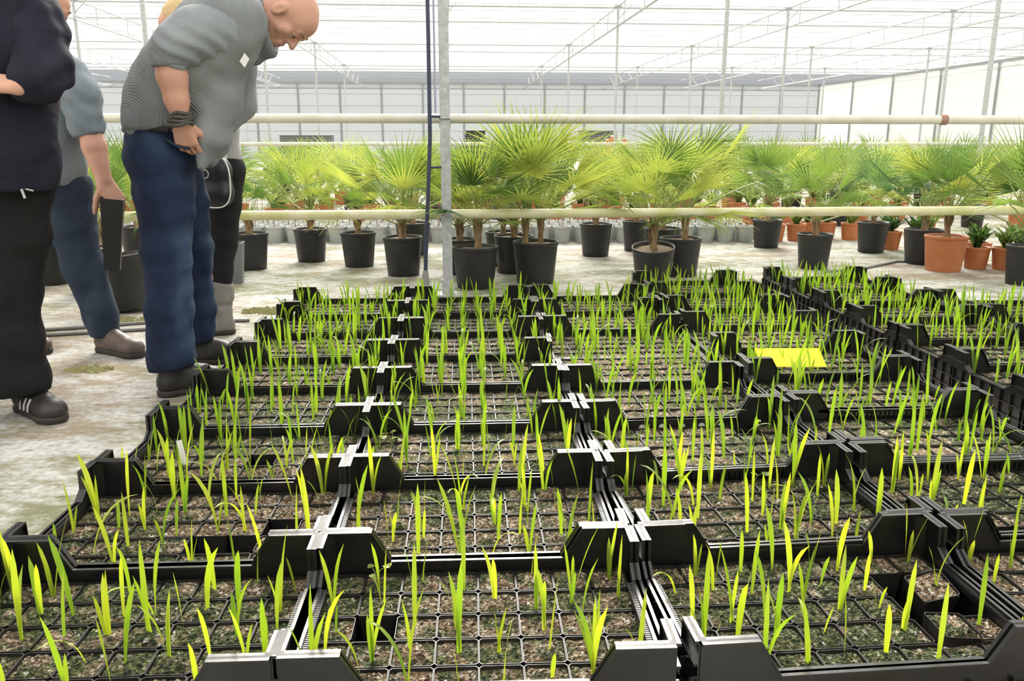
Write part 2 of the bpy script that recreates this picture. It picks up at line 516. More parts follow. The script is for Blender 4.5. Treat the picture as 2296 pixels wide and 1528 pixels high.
# lattice trusses along the house
for i in range(-5, 6):
    tr = empty('roof_truss', (i * GX, 0, 0), 0, rframe)
    yend = YB if i < 5 else YB - 8
    for (dx, dz, rr) in ((0, GZ - 0.02, 0.018), (-0.0, GZ - 0.50, 0.02), (0.14, GZ - 0.44, 0.014)):
        q = MB(); q.tube([(dx, -6, dz), (dx, yend, dz)], rr, 5); q.build('chord', M['steel'], tr)
    q = MB()
    yy = -5.0
    while yy < yend - 1.2:
        q.tube([(0, yy, GZ - 0.5), (0, yy, GZ - 0.02)], 0.012, 4)
        q.tube([(0, yy, GZ - 0.5), (0, yy + 1.1, GZ - 0.02)], 0.009, 4)
        yy += 2.2
    tag(q.build('lattice', M['steel'], tr), kind='stuff')
# posts
ORD = ['first', 'second', 'third', 'fourth', 'fifth', 'sixth', 'seventh', 'eighth', 'ninth', 'tenth', 'eleventh', 'twelfth']
post_m = MB(); post_m.box(-0.03, 0.03, -0.03, 0.03, 0, GZ)
post_mesh = post_m.mesh('post_shaft', M['steel'])
foot_m = MB(); foot_m.box(-0.07, 0.07, -0.07, 0.07, 0, 0.012); foot_m.box(-0.036, 0.036, -0.036, 0.036, 0.012, 0.10)
foot_mesh = foot_m.mesh('foot_plate', M['steel'])
head_m = MB(); head_m.box(-0.10, 0.10, -0.035, 0.035, GZ - 0.05, GZ + 0.0); head_m.tube([(0, 0, GZ - 0.35), (0.35, 0, GZ)], 0.014, 5)
head_mesh = head_m.mesh('post_head', M['steel'])
for j in range(0, 5):
    for i in range(-4, 6):
        if j == 0 and i != 0: continue
        p = gh(i * GX, j * GY)
        if i == 5 and j > 2: continue
        t = empty('greenhouse_post', p, GA)
        if j == 0:
            tag(t, 'nearest square galvanised steel post standing behind the seedling crates', 'post')
        else:
            tag(t, 'thin steel post, %s row behind the front post, %s column of the roof grid' % (ORD[j - 1], ORD[i + 4]), 'post', 'distant greenhouse posts')
        inst('shaft', post_mesh, t); inst('foot_plate', foot_mesh, t); inst('post_head', head_mesh, t)


def wall(name, A, B, film_m, label, npan, zlow=0.0, ext=0.0):
    """a wall of separate film panels between steel mullions, from A to B"""
    A, B = Vector(A), Vector(B)
    L = (B - A).length
    ang = math.atan2(B.y - A.y, B.x - A.x)
    w = MB(); w.box(0, L, -0.04, 0.04, 0.0, 0.30); 
    wo = tag(w.build(name, M['wall_film'], loc=A, rot=(0, 0, ang)), label, 'wall', kind='structure')
    step = L / npan
    q = MB(); q.box(0.05, step - 0.05, -0.012, 0.012, 0.30, ZW - 0.30); pm = q.mesh('panel', film_m)
    q = MB(); q.box(-0.045, 0.045, -0.06, 0.06, 0.0, ZW); mm = q.mesh('mullion', M['steel_dark'])
    for i in range(npan):
        inst('panel', pm, wo, (i * step, 0, 0))
    for i in range(npan + 1):
        inst('mullion', mm, wo, (i * step, 0, 0))
    q = MB(); q.box(0, L, -0.05, 0.05, ZW - 0.30, ZW - 0.02); q.build('top_band', film_m, wo)
    q = MB(); q.box(0, L, -0.08, 0.08, ZW - 0.05, ZW + 0.06); q.build('top_beam', M['steel_dark'], wo)
    for zz in (1.5, 2.9, 3.55):
        q = MB(); q.tube([(0, -0.1, zz), (L, -0.1, zz)], 0.016, 5); q.build('wall_wire', M['wire'], wo)
    return wo


cB = gh(XR, YB)
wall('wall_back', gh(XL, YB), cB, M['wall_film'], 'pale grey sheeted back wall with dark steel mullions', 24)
# the right wall swings slightly outwards towards the camera
ndir = Vector((math.sin(-0.115), -math.cos(0.115), 0)) * -1.0
cN = at(2296, 137, 33.5)
cN = Vector((cN.x, cN.y, 0))
dirR = (cN - cB).normalized()
cE = cB + dirR * 46.0
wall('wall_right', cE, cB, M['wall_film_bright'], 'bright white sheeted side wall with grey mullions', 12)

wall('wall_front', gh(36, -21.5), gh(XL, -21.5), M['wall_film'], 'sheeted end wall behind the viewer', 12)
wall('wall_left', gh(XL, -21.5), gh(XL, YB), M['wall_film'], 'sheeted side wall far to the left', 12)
# pipe rails
def rail(name, Y, z, x0, x1, mat, r, label, group=None):
    t = MB()
    a, b = Vector((x0, Y + (x0 - GO.x) * sa, z)), Vector((x1, Y + (x1 - GO.x) * sa, z))
    t.tube([a, (a + b) / 2, b], r, 12)
    o = t.build(name, mat)
    tag(o, label, 'pipe', group)
    return o


rail('heating_pipe', 5.165, 1.062, -6.0, 8.0, M['pipe'], 0.0275, 'upper cream heating pipe running behind the nearest steel post', 'heating pipes at the front post')
rail('heating_pipe', 5.165, 0.492, -6.0, 8.0, M['pipe_algae'], 0.029, 'lower algae-stained yellowish heating pipe behind the nearest steel post', 'heating pipes at the front post')
rail('heating_pipe', 14.05, 0.885, -12.0, 16.0, M['pipe'], 0.03, 'far upper heating pipe beyond the potted palms', 'far heating pipes')
rail('heating_pipe', 14.05, 0.30, -12.0, 16.0, M['pipe'], 0.03, 'far lower heating pipe half hidden among the palm leaves', 'far heating pipes')
for (z, nm) in ((1.062, 'upper'), (0.492, 'lower')):
    q = MB(); q.box(-0.035, 0.035, -0.02, 0.075, z - 0.05, z - 0.028); q.tube([(-0.034, -0.036, z), (0.034, -0.036, z)], 0.006, 5)
    q.build('pipe_bracket', M['steel'], bpy.data.objects['greenhouse_post'])
q = MB(); q.tube([(0, 0, -0.02), (0, 0, 0.02)], 0.033, 12)
tag(q.build('pipe_joint', simple('rusty joint', (0.35, 0.20, 0.14), 0.7), loc=(3.0, 5.165 + 3.1 * sa, 1.062), rot=(0, PI / 2, 0)), 'short rusty joint sleeve on the upper heating pipe', 'pipe joint')

# hose running up beside the post
h = empty('irrigation_hose', (0, 0, 0))
tag(h, 'dark blue hose hanging beside the front post down into a stake', 'hose')
pts = [(-0.262, 4.99, 0.06), (-0.255, 4.99, 0.3), (-0.235, 4.995, 0.6), (-0.215, 5.0, 0.95), (-0.212, 5.0, 1.5), (-0.212, 5.0, 2.6), (-0.205, 5.0, 4.3)]
q = MB(); q.tube(pts, 0.012, 8); q.build('tube', M['hose'], h)
q = MB(); q.tube([(-0.18, 5.02, 1.09), (-0.178, 5.02, 2.6), (-0.178, 5.02, 4.3)], 0.007, 6); q.build('cable', simple('pale cable', (0.42, 0.42, 0.55), 0.4), h)
q = MB(); q.tube([(-0.262, 4.99, 0.0), (-0.262, 4.99, 0.10), (-0.26, 4.99, 0.17)], [0.02, 0.026, 0.015], 8); q.build('stake', M['hose_grey'], h)
for z in (0.78, 1.07):
    q = MB(); q.tube([(-0.225, 5.0, z), (-0.155, 5.03, z)], 0.008, 6); q.build('clip', M['hose'], h)

# ------------------------------------------------------------------ crates
CW, CD, ZT, ZLOW = 0.594, 0.396, 0.193, 0.131
T = 0.006


def long_profile(style):
    hw = CW / 2
    zl = {'solid': ZLOW, 'slots': 0.137, 'holes': ZLOW, 'flat': 0.108}[style]
    if style == 'flat':
        return [(-hw, 0.01), (hw, 0.01), (hw, zl), (-hw, zl)], [(-hw, zl), (hw, zl)]
    top = [(hw, ZT), (hw - 0.092, ZT), (hw - 0.128, zl), (-hw + 0.128, zl), (-hw + 0.092, ZT), (-hw, ZT)]
    return [(-hw, 0.01), (hw, 0.01)] + top, list(reversed(top))


def flange(mb, line, ax, a0, a1, th=0.005):
    """a lip that follows the top edge line"""
    n = len(line)
    off = []
    for i, p in enumerate(line):
        a = Vector(line[max(i - 1, 0)]); b = Vector(line[min(i + 1, n - 1)])
        d = (b - a).normalized()
        off.append((p[0] + d.y * 0, p[1] - th if abs(d.y) < 0.9 else p[1]))
    prof = list(line) + list(reversed(off))
    for i in range(n - 1):
        quad = [line[i], line[i + 1], off[i + 1], off[i]]
        mb.prism([quad[3], quad[2], quad[1], quad[0]], ax, a0, a1)


def make_long_wall(style):
    """stands at y = 0 facing -y outwards"""
    mb = MB()
    prof, line = long_profile(style)
    if style == 'slots':
        hw = CW / 2
        zl = 0.137
        # lower band, upper rail, bars between them, solid corners
        mb.box(-hw + 0.10, hw - 0.10, -T / 2, T / 2, 0.01, zl - 0.036)
        mb.box(-hw + 0.10, hw - 0.10, -T / 2, T / 2, zl - 0.010, zl)
        n = 24
        x0, x1 = -hw + 0.13, hw - 0.13
        for i in range(n + 1):
            x = x0 + (x1 - x0) * i / n
            mb.box(x - 0.0035, x + 0.0035, -T / 2, T / 2, zl - 0.036, zl - 0.010)
        mb.box(-hw + 0.1, hw - 0.1, -0.013, T / 2, zl - 0.040, zl - 0.036)
        for s in (-1, 1):
            pr = [(s * hw, 0.01), (s * hw, ZT), (s * (hw - 0.092), ZT), (s * (hw - 0.130), zl), (s * (hw - 0.130), 0.01)]
            if s > 0: pr = list(reversed(pr))
            mb.prism(list(reversed(pr)), 'y', -T / 2, T / 2)
    else:
        mb.prism(prof, 'y', -T / 2, T / 2)
    flange(mb, line, 'y', -0.010, 0.010)
    # outer ribs
    hw = CW / 2
    for z in (0.045, 0.085):
        mb.box(-hw, hw, -0.010, -T / 2, z, z + 0.004)
    for i in range(9):
        x = -hw + 0.01 + i * (CW - 0.02) / 8
        mb.box(x - 0.002, x + 0.002, -0.010, -T / 2, 0.012, 0.10 if style != 'flat' else 0.09)
    if style == 'holes':
        for i in range(5):
            x = -0.12 + i * 0.06
            mb.tube([(x, -0.0055, 0.105), (x, 0.0055, 0.105)], 0.010, 12, mi=1)
    return mb.mesh('long_wall', [M['crate'], M['stripe']])


def make_short_wall(style):
    """stands at x = 0 facing -x outwards"""
    mb = MB()
    hd = CD / 2
    zl = 0.131 if style != 'flat' else 0.108
    if style == 'flat':
        prof = [(-hd, 0.01), (hd, 0.01), (hd, zl), (-hd, zl)]
        line = [(-hd, zl), (hd, zl)]
    else:
        top = [(hd, ZT), (hd - 0.068, ZT), (hd - 0.070, 0.150), (hd - 0.10, zl), (-hd + 0.10, zl), (-hd + 0.070, 0.150), (-hd + 0.068, ZT), (-hd, ZT)]
        prof = [(-hd, 0.01), (hd, 0.01)] + top
        line = list(reversed(top))
    mb.prism(prof, 'x', -T / 2, T / 2)
    flange(mb, line, 'x', -0.009, 0.009)
    for z in (0.045, 0.085):
        mb.box(-0.010, -T / 2, -hd, hd, z, z + 0.004)
    if style != 'flat':
        for s in (-1, 1):
            mb.box(-0.010, -T / 2, s * (hd - 0.034) - 0.034, s * (hd - 0.034) + 0.034, 0.150, 0.154)
    for i in range(8):
        yy = -hd + 0.008 + i * (CD - 0.016) / 7
        mb.box(-0.010, -T / 2, yy - 0.002, yy + 0.002, 0.012, 0.125 if style != 'flat' else 0.09)
    return mb.mesh('short_wall', [M['crate']])


def make_base():
    mb = MB()
    mb.box(-CW / 2 + 0.004, CW / 2 - 0.004, -CD / 2 + 0.004, CD / 2 - 0.004, 0.004, 0.014)
    return mb.mesh('base', M['crate'])


def make_corner():
    """little diagonal gusset tying two walls together inside a corner (at -x,-y)"""
    mb = MB()
    mb.prism([(0.004, 0.004), (0.022, 0.004), (0.004, 0.022)], 'y', 0, 0)
    mb = MB()
    V = [(0.003, 0.003, 0.014), (0.020, 0.003, 0.014), (0.003, 0.020, 0.014), (0.003, 0.003, ZT - 0.006), (0.020, 0.003, ZT - 0.006), (0.003, 0.020, ZT - 0.006)]
    mb.add(V, [(0, 2, 1), (3, 4, 5), (0, 1, 4, 3), (1, 2, 5, 4), (2, 0, 3, 5)])
    return mb.mesh('corner_gusset', M['crate'])


def make_grip():
    """ribbed grip strip on top of a short wall"""
    mb = MB()
    mb.box(0.004, 0.018, -0.098, 0.098, 0.112, 0.124)
    for i in range(34):
        yy = -0.094 + i * 0.188 / 33
        mb.box(0.005, 0.017, yy - 0.0014, yy + 0.0014, 0.124, 0.1265)
    return mb.mesh('grip_strip', M['crate'])


LW = {s: make_long_wall(s) for s in ('solid', 'slots', 'holes', 'flat')}
SW = {s: make_short_wall(s) for s in ('solid', 'flat')}
BASE, CORNER, GRIP = make_base(), make_corner(), make_grip()

COLN = ['leftmost', 'second', 'third', 'fourth', 'fifth', 'sixth']
ROWN = ['front', 'second', 'third', 'fourth', 'fifth', 'sixth', 'seventh', 'eighth', 'ninth', 'tenth']
crates = []          # (col, row, matrix, style)


def crate(col, row, cx, cy, rz=0.0, style='solid', label_extra='', grip=True):
    t = empty('seedling_crate', (cx, cy, 0.0), rz)
    look = {'solid': 'black plastic crate', 'slots': 'slotted black crate', 'holes': 'round-holed black crate', 'flat': 'shallow rimless black tray'}[style]
    pos = 'in %s column from left, %s row' % (COLN[col], ROWN[row]) if col else 'in leftmost column, %s row' % ROWN[row]
    tag(t, '%s %s from front' % (look, pos) if row else '%s %s' % (look, pos.replace('front row', 'frontmost row')), 'crate', 'crates of palm seedlings')
    ss = 'flat' if style == 'flat' else 'solid'
    inst('base', BASE, t)
    inst('long_wall', LW[style], t, (0, -CD / 2, 0))
    inst('long_wall', LW['flat' if style == 'flat' else ('solid' if style == 'holes' else style)], t, (0, CD / 2, 0), (0, 0, PI))
    inst('short_wall', SW[ss], t, (-CW / 2, 0, 0))
    inst('short_wall', SW[ss], t, (CW / 2, 0, 0), (0, 0, PI))
    if style != 'flat':
        for sx, sy in ((-1, -1), (1, -1), (1, 1), (-1, 1)):
            a = {(-1, -1): 0, (1, -1): PI / 2, (1, 1): PI, (-1, 1): -PI / 2}[(sx, sy)]
            inst('corner_gusset', CORNER, t, (sx * CW / 2, sy * CD / 2, 0), (0, 0, a))
        if grip and row < 4:
            inst('grip_strip', GRIP, t, (-CW / 2, 0, 0))
            inst('grip_strip', GRIP, t, (CW / 2, 0, 0), (0, 0, PI))
    crates.append((col, row, Matrix.Translation((cx, cy, 0)) @ Matrix.Rotation(rz, 4, 'Z'), style))
    return t


rj = random.Random(3)
ROWY = [1.09 + 0.402 * k for k in range(9)]
for row in range(8):
    for col, x0 in ((0, -0.893), (1, -0.291)):
        crate(col, row, x0 + 0.30 + rj.uniform(-0.004, 0.004), ROWY[row] + 0.20 + rj.uniform(-0.003, 0.003), R_(rj.uniform(-0.5, 0.5)))
C3 = [('solid', 2.3), ('slots', 3.0), ('solid', 3.2), ('holes', 1.6), ('flat', 0.4), ('flat', 0.2), ('solid', 0.6), ('solid', -0.4)]
for row, (st, a) in enumerate(C3):
    crate(2, row, 0.318 + 0.304 + (0.012 if row < 3 else 0.0), ROWY[row] + 0.207 + 0.008 * (row < 3), R_(a), st)
C4 = [(1.115, 'holes', 1.5), (1.525, 'slots', 1.5), (1.945, 'slots', 0.8), (2.352, 'slots', 0.0), (2.755, 'solid', 1.0), (3.157, 'flat', 0.0), (3.560, 'solid', -1.0), (3.962, 'solid', -0.6), (4.365, 'solid', 0.5)]
for row, (y0, st, a) in enumerate(C4):
    crate(3, row, 0.955 + 0.302, y0 + 0.20, R_(a), st)
C5 = [(2.04, 'solid'), (2.445, 'solid'), (2.85, 'solid'), (3.255, 'solid'), (3.66, 'slots'), (4.065, 'solid'), (4.47, 'solid')]
for i, (y0, st) in enumerate(C5):
    crate(4, i, 1.772 + 0.302 + rj.uniform(-0.006, 0.006), y0 + 0.20, R_(rj.uniform(-1.2, 0.6)), st)
for i, y0 in enumerate((2.45, 2.855, 3.26, 3.665)):
    crate(5, i, 2.385 + 0.302, y0 + 0.20, R_(rj.uniform(-1, 1)), 'solid')

# ------------------------------------------------------------------ square pots with seedlings
NPX, NPY = 8, 5
PX, PY = 0.0722, 0.0752
PS, PZ0, PZ1 = 0.0714, 0.030, 0.1065


def pot_shape():
    h, c = PS / 2, 0.0045
    def ring(s, z, ch):
        k = h * s
        return [(-k + ch, -k, z), (k - ch, -k, z), (k, -k + ch, z), (k, k - ch, z), (k - ch, k, z), (-k + ch, k, z), (-k, k - ch, z), (-k, -k + ch, z)]
    V = ring(0.84, PZ0, c) + ring(1.0, PZ1, c) + ring(0.968, PZ1, c) + ring(0.94, PZ1 - 0.022, c)
    F = []
    for k in range(3):
        for i in range(8):
            j = (i + 1) % 8
            F.append((k * 8 + i, k * 8 + j, (k + 1) * 8 + j, (k + 1) * 8 + i))
    F.append(tuple(range(7, -1, -1)))
    return V, F


def soil_shape(rng, mound):
    n = 5
    h = PS * 0.475
    V, F = [], []
    for j in range(n):
        for i in range(n):
            x = -h + 2 * h * i / (n - 1); y = -h + 2 * h * j / (n - 1)
            e = 1 - max(abs(x), abs(y)) / h
            V.append((x, y, PZ1 - 0.0055 + mound * e + rng.uniform(-0.0035, 0.0035)))
    for j in range(n - 1):
        for i in range(n - 1):
            a = j * n + i
            F.append((a, a + 1, a + n + 1, a + n))
    return V, F


def blade_shape(L, w, lean, bend, twist, nseg=6):
    """an arching strap leaf growing from the origin, folded along its midrib"""
    V, F = [], []
    x = z = 0.0
    ang = lean
    ds = L / nseg
    for k in range(nseg + 1):
        t = k / nseg
        ww = w * (0.55 + 0.9 * t) if t < 0.5 else w * (1.0 * math.sqrt(max(0.0, 1 - ((t - 0.5) / 0.5) ** 2.2)))
        ww = max(ww, 0.0003) / 2
        a = twist * t
        dx, dy = math.sin(a), math.cos(a)
        V += [(x - dx * ww, -dy * ww, z + 0.25 * ww), (x, 0, z), (x + dx * ww, dy * ww, z + 0.25 * ww)]
        x += math.sin(ang) * ds; z += math.cos(ang) * ds
        ang += bend * ds / L * (0.3 + 1.4 * t)
    for k in range(nseg):
        a = k * 3
        F += [(a, a + 1, a + 4, a + 3), (a + 1, a + 2, a + 5, a + 4)]
    return V, F


def fine_soil(rng, mound, n=17):
    h = PS * 0.475
    g = np.array([[rng.gauss(0, 1) for _ in range(n)] for _ in range(n)])
    m = np.array([[rng.gauss(0, 1) for _ in range(6)] for _ in range(6)])
    V, F = [], []
    for j in range(n):
        for i in range(n):
            x = -h + 2 * h * i / (n - 1); y = -h + 2 * h * j / (n - 1)
            e = 1 - max(abs(x), abs(y)) / h
            jit = 0.0 if e < 0.01 else 0.0012
            V.append((x + rng.uniform(-jit, jit), y + rng.uniform(-jit, jit), PZ1 - 0.0065 + mound * min(1, e * 1.8) + (0.0016 * g[j, i] + 0.0015 * m[j * 5 // (n - 1), i * 5 // (n - 1)]) * (1 if e > 0.01 else 0.3)))
    for j in range(n - 1):
        for i in range(n - 1):
            a = j * n + i
            F.append((a, a + 1, a + n + 1, a + n))
    return V, F


PV, PF = pot_shape()
POT = np_mesh('pot', PV, PF, M['pot'])
rb = random.Random(11)
SOILS = [soil_shape(rb, m) for m in (0.002, 0.005, 0.010, 0.0, 0.007, -0.004)]
SOILM = [np_mesh('soil', *fine_soil(rb, m), M['soil']) for m in (0.003, 0.006, 0.011, 0.0, 0.008, -0.004)]
BLADES = []
for i in range(14):
    L = rb.choice([0.085, 0.11, 0.125, 0.14, 0.155, 0.17, 0.19])
    BLADES.append(blade_shape(L, rb.uniform(0.0075, 0.0115), rb.uniform(0.02, 0.22), rb.choice([0.1, 0.2, 0.35, 0.5, 0.9]) , rb.uniform(-0.9, 0.9)))
for i in range(3):   # arching, flopped blades
    BLADES.append(blade_shape(0.15, 0.008, 0.25, 1.9, rb.uniform(-0.5, 0.5), 8))
BLADEM = [np_mesh('blade', v, f, M['blade'], smooth=True) for v, f in BLADES]

HOLES = {(1, 0): [(1, 2)], (0, 1): [(4, 1), (5, 1), (6, 2)], (2, 0): [(6, 2), (6, 3), (7, 2)], (0, 2): [(4, 2)], (2, 2): [(1, 0), (6, 4)], (3, 1): [(2, 0)], (2, 4): [(3, 0)]}
TILT = {(2, 0, 7, 3): (0.22, -0.18), (2, 0, 6, 1): (0.06, 0.1)}
cand = []
for (col, row, Mx, st) in crates:
    for j in range(NPY):
        for i in range(NPX):
            if (i, j) in HOLES.get((col, row), ()): continue
            p = Mx @ Vector(((i - (NPX - 1) / 2) * PX, (j - (NPY - 1) / 2) * PY, 0))
            u, v, z = project((p.x, p.y, PZ1))
            inside = -40 < u < PW + 40 and -60 < v < PH + 40
            # the plants of pots just outside still reach into the frame
            near = -260 < u < PW + 260 and v < PH + 330
            if near:
                cand.append((0 if inside else 1, z, col, row, i, j, p, Mx))
cand.sort(key=lambda c: (c[0], c[1]))
rest_v, rest_f, rest_m = [], [], []
rs = random.Random(23)


def add_rest(V, F, Mx, mi):
    n = len(rest_v)
    rest_v.extend([tuple(Mx @ Vector(v)) for v in V])
    rest_f.extend([tuple(k + n for k in f) for f in F])
    rest_m.extend([mi] * len(F))


for idx, (outf, z, col, row, i, j, p, Mx) in enumerate(cand):
    rz = Mx.to_euler().z
    si = rs.randrange(len(SOILS))
    nb = rs.choices([0, 1, 2, 3], [0.14, 0.42, 0.32, 0.12])[0]
    if row >= 4: nb = rs.choices([0, 1, 2, 3], [0.08, 0.34, 0.38, 0.20])[0]
    tl = TILT.get((col, row, i, j), (0, 0))
    blades = []
    bx, by = rs.uniform(-0.012, 0.012), rs.uniform(-0.012, 0.012)
    a0 = rs.uniform(0, 2 * PI)
    for b in range(nb):
        bi = rs.randrange(14) if rs.random() < 0.93 else rs.randrange(14, 17)
        a = a0 + b * rs.uniform(2.0, 4.2)
        s = rs.uniform(0.75, 1.1)
        blades.append((bi, a, s, bx + rs.uniform(-0.003, 0.003), by + rs.uniform(-0.003, 0.003)))
    if idx < 300 and not outf:
        t = empty('potted_seedling', (p.x, p.y, 0.0), rz)
        if tl != (0, 0):
            t.rotation_euler = (tl[0], tl[1], rz); t.location.z = 0.012
        look = {0: 'bare square pot', 1: 'one-bladed seedling pot', 2: 'two-bladed seedling pot', 3: 'three-bladed seedling pot'}[nb]
        cr = '%s crate, %s column' % (ROWN[row], COLN[col])
        tag(t, '%s, %s from left, %s from front, in the %s' % (look, ORD[i], ORD[j], cr), 'seedling', 'square seedling pots in the crates')
        inst('pot', POT, t)
        inst('soil', SOILM[si], t)
        for (bi, a, s, x, y) in blades:
            inst('blade', BLADEM[bi], t, (x, y, PZ1 - 0.012), (0, 0, a - rz), s)
    else:
        B = Matrix.Translation(p) @ Matrix.Rotation(rz, 4, 'Z')
        add_rest(PV, PF, B, 0)
        add_rest(*SOILS[si], B, 1)
        for (bi, a, s, x, y) in blades:
            add_rest(*BLADES[bi], B @ Matrix.Translation((x, y, PZ1 - 0.012)) @ Matrix.Rotation(a, 4, 'Z') @ Matrix.Scale(s, 4), 2)
me = bpy.data.meshes.new('seedling_pots')
me.from_pydata(rest_v, [], rest_f)
for m in ('pot', 'soil', 'blade'): me.materials.append(M[m])
me.polygons.foreach_set('material_index', np.asarray(rest_m, np.int32))
me.polygons.foreach_set('use_smooth', np.asarray([m > 0 for m in rest_m], bool))
me.update()
tag(inst('seedling_pots', me), 'rows of square pots with green seedlings in the farther crates', 'seedlings', kind='stuff')

# small things in and on the crates
q = MB()
W2, L2 = 0.118, 0.052
q.box(-W2, W2, -L2, L2, -0.0008, 0.0008)
q.box(-W2 + 0.03, W2 - 0.03, -L2 + 0.012, L2 - 0.012, 0.0008, 0.0011)
c = ground(1772, 802, 0.165)
o = tag(q.build('sticky_card', M['yellow'], loc=c, rot=(R_(26), 0, R_(-3))), 'yellow sticky insect card lying over the seedlings', 'card')
def plant_label(u, v, rot, h, w, label):
    q = MB()
    q.add([(-w / 2, -0.0006, h), (w / 2, -0.0006, h), (w / 2, -0.0006, 0.02), (0, -0.0006, 0), (-w / 2, -0.0006, 0.02),
           (-w / 2, 0.0006, h), (w / 2, 0.0006, h), (w / 2, 0.0006, 0.02), (0, 0.0006, 0), (-w / 2, 0.0006, 0.02)],
          [(4, 3, 2, 1, 0), (5, 6, 7, 8, 9), (0, 1, 6, 5), (1, 2, 7, 6), (2, 3, 8, 7), (3, 4, 9, 8), (4, 0, 5, 9)])
    return tag(q.build('plant_label', M['white_plastic'], loc=ground(u, v, PZ1 - 0.014), rot=rot), label, 'plant label')
plant_label(417, 1052, (R_(-8), R_(-10), R_(5)), 0.078, 0.014, 'white plastic plant label stuck upright in a leftmost crate')
plant_label(1390, 1400, (R_(88), 0, R_(72)), 0.075, 0.011, 'white plastic label lying flat near a crate side wall')


def weed(u, v, label, n=4, r=0.016):
    p = ground(u, v, PZ1 - 0.008)
    t = empty('round_leaved_weed', p)
    tag(t, label, 'weed')
    for k in range(n):
        a = k * 2 * PI / n + rs.uniform(-0.4, 0.4)
        e = Vector((math.cos(a) * r * 1.4, math.sin(a) * r * 1.4, 0.018 + rs.uniform(0, 0.022)))
        q = MB(); q.tube([(0, 0, 0), (e.x * 0.3, e.y * 0.3, e.z * 0.8), e], 0.0008, 4); q.build('stalk', M['petiole'], t)
        q = MB()
        ring = [(math.cos(b) * r * 0.6, math.sin(b) * r * 0.5, 0.002 * math.cos(2 * b)) for b in [2 * PI * i / 9 for i in range(9)]]
        q.add([(0, 0, -0.001)] + ring, [(0, i + 1, (i + 1) % 9 + 1) for i in range(9)])
        q.build('leaf', M['palm_bright'], t, loc=e, rot=(rs.uniform(-0.5, 0.2), rs.uniform(-0.4, 0.4), a))
weed(845, 1315, 'tiny round-leaved weed in a second column pot', 3)
weed(880, 1003, 'small broad-leaved weed beside the second column corner post', 5, 0.02)
weed(1690, 1085, 'broad pale weed leaf in the slotted crate', 3, 0.02)
weed(1910, 1052, 'slender branching weed at the fourth column wall', 4, 0.012)
weed(868, 735, 'leafy weed against a far crate corner', 5, 0.022)

# crumbs of dry moss swept together on the cloth
def crumbs(u, v, rx, ry, n, label):
    p = ground(u, v)
    V, F = [], []
    for k in range(n):
        a = rs.uniform(0, 2 * PI); d = math.sqrt(rs.random())
        x, y = math.cos(a) * d * rx, math.sin(a) * d * ry
        s = rs.uniform(0.006, 0.017)
        b = len(V)
        V += [(x - s, y - s * 0.6, 0), (x + s, y - s * 0.5, 0), (x + 0.2 * s, y + s, 0), (x + rs.uniform(-.3, .3) * s, y, s * 0.9)]
        F += [(b, b + 1, b + 3), (b + 1, b + 2, b + 3), (b + 2, b, b + 3)]
    tag(inst('moss_crumbs', np_mesh('moss_crumbs', V, F, M['moss_clump']), None, p), label, 'moss', kind='stuff')
crumbs(610, 698, 0.17, 0.10, 260, 'heap of dry moss crumbs left of the far crates')
crumbs(300, 720, 0.12, 0.09, 130, 'dry moss crumbs on the cloth below the leaning pot')
crumbs(205, 830, 0.10, 0.05, 60, 'greenish moss flakes before the brown shoe')
for k, (pp, lab) in enumerate((([(80, 757), (180, 751), (330, 742), (520, 735)], 'thin dark hose lying across the cloth behind the men'),
                              ([(80, 745), (200, 737), (330, 727), (560, 722)], 'thin grey hose lying just beyond the dark hose'),
                              ([(1850, 612), (1930, 606), (2010, 589), (2080, 590)], 'dark hose on the cloth below the terracotta palm pot'))):
    q = MB(); q.tube([ground(u, v) + Vector((0, 0, 0.009)) for u, v in pp], 0.009, 6)
    tag(q.build('floor_hose', M['hose_grey']), lab, 'hose')

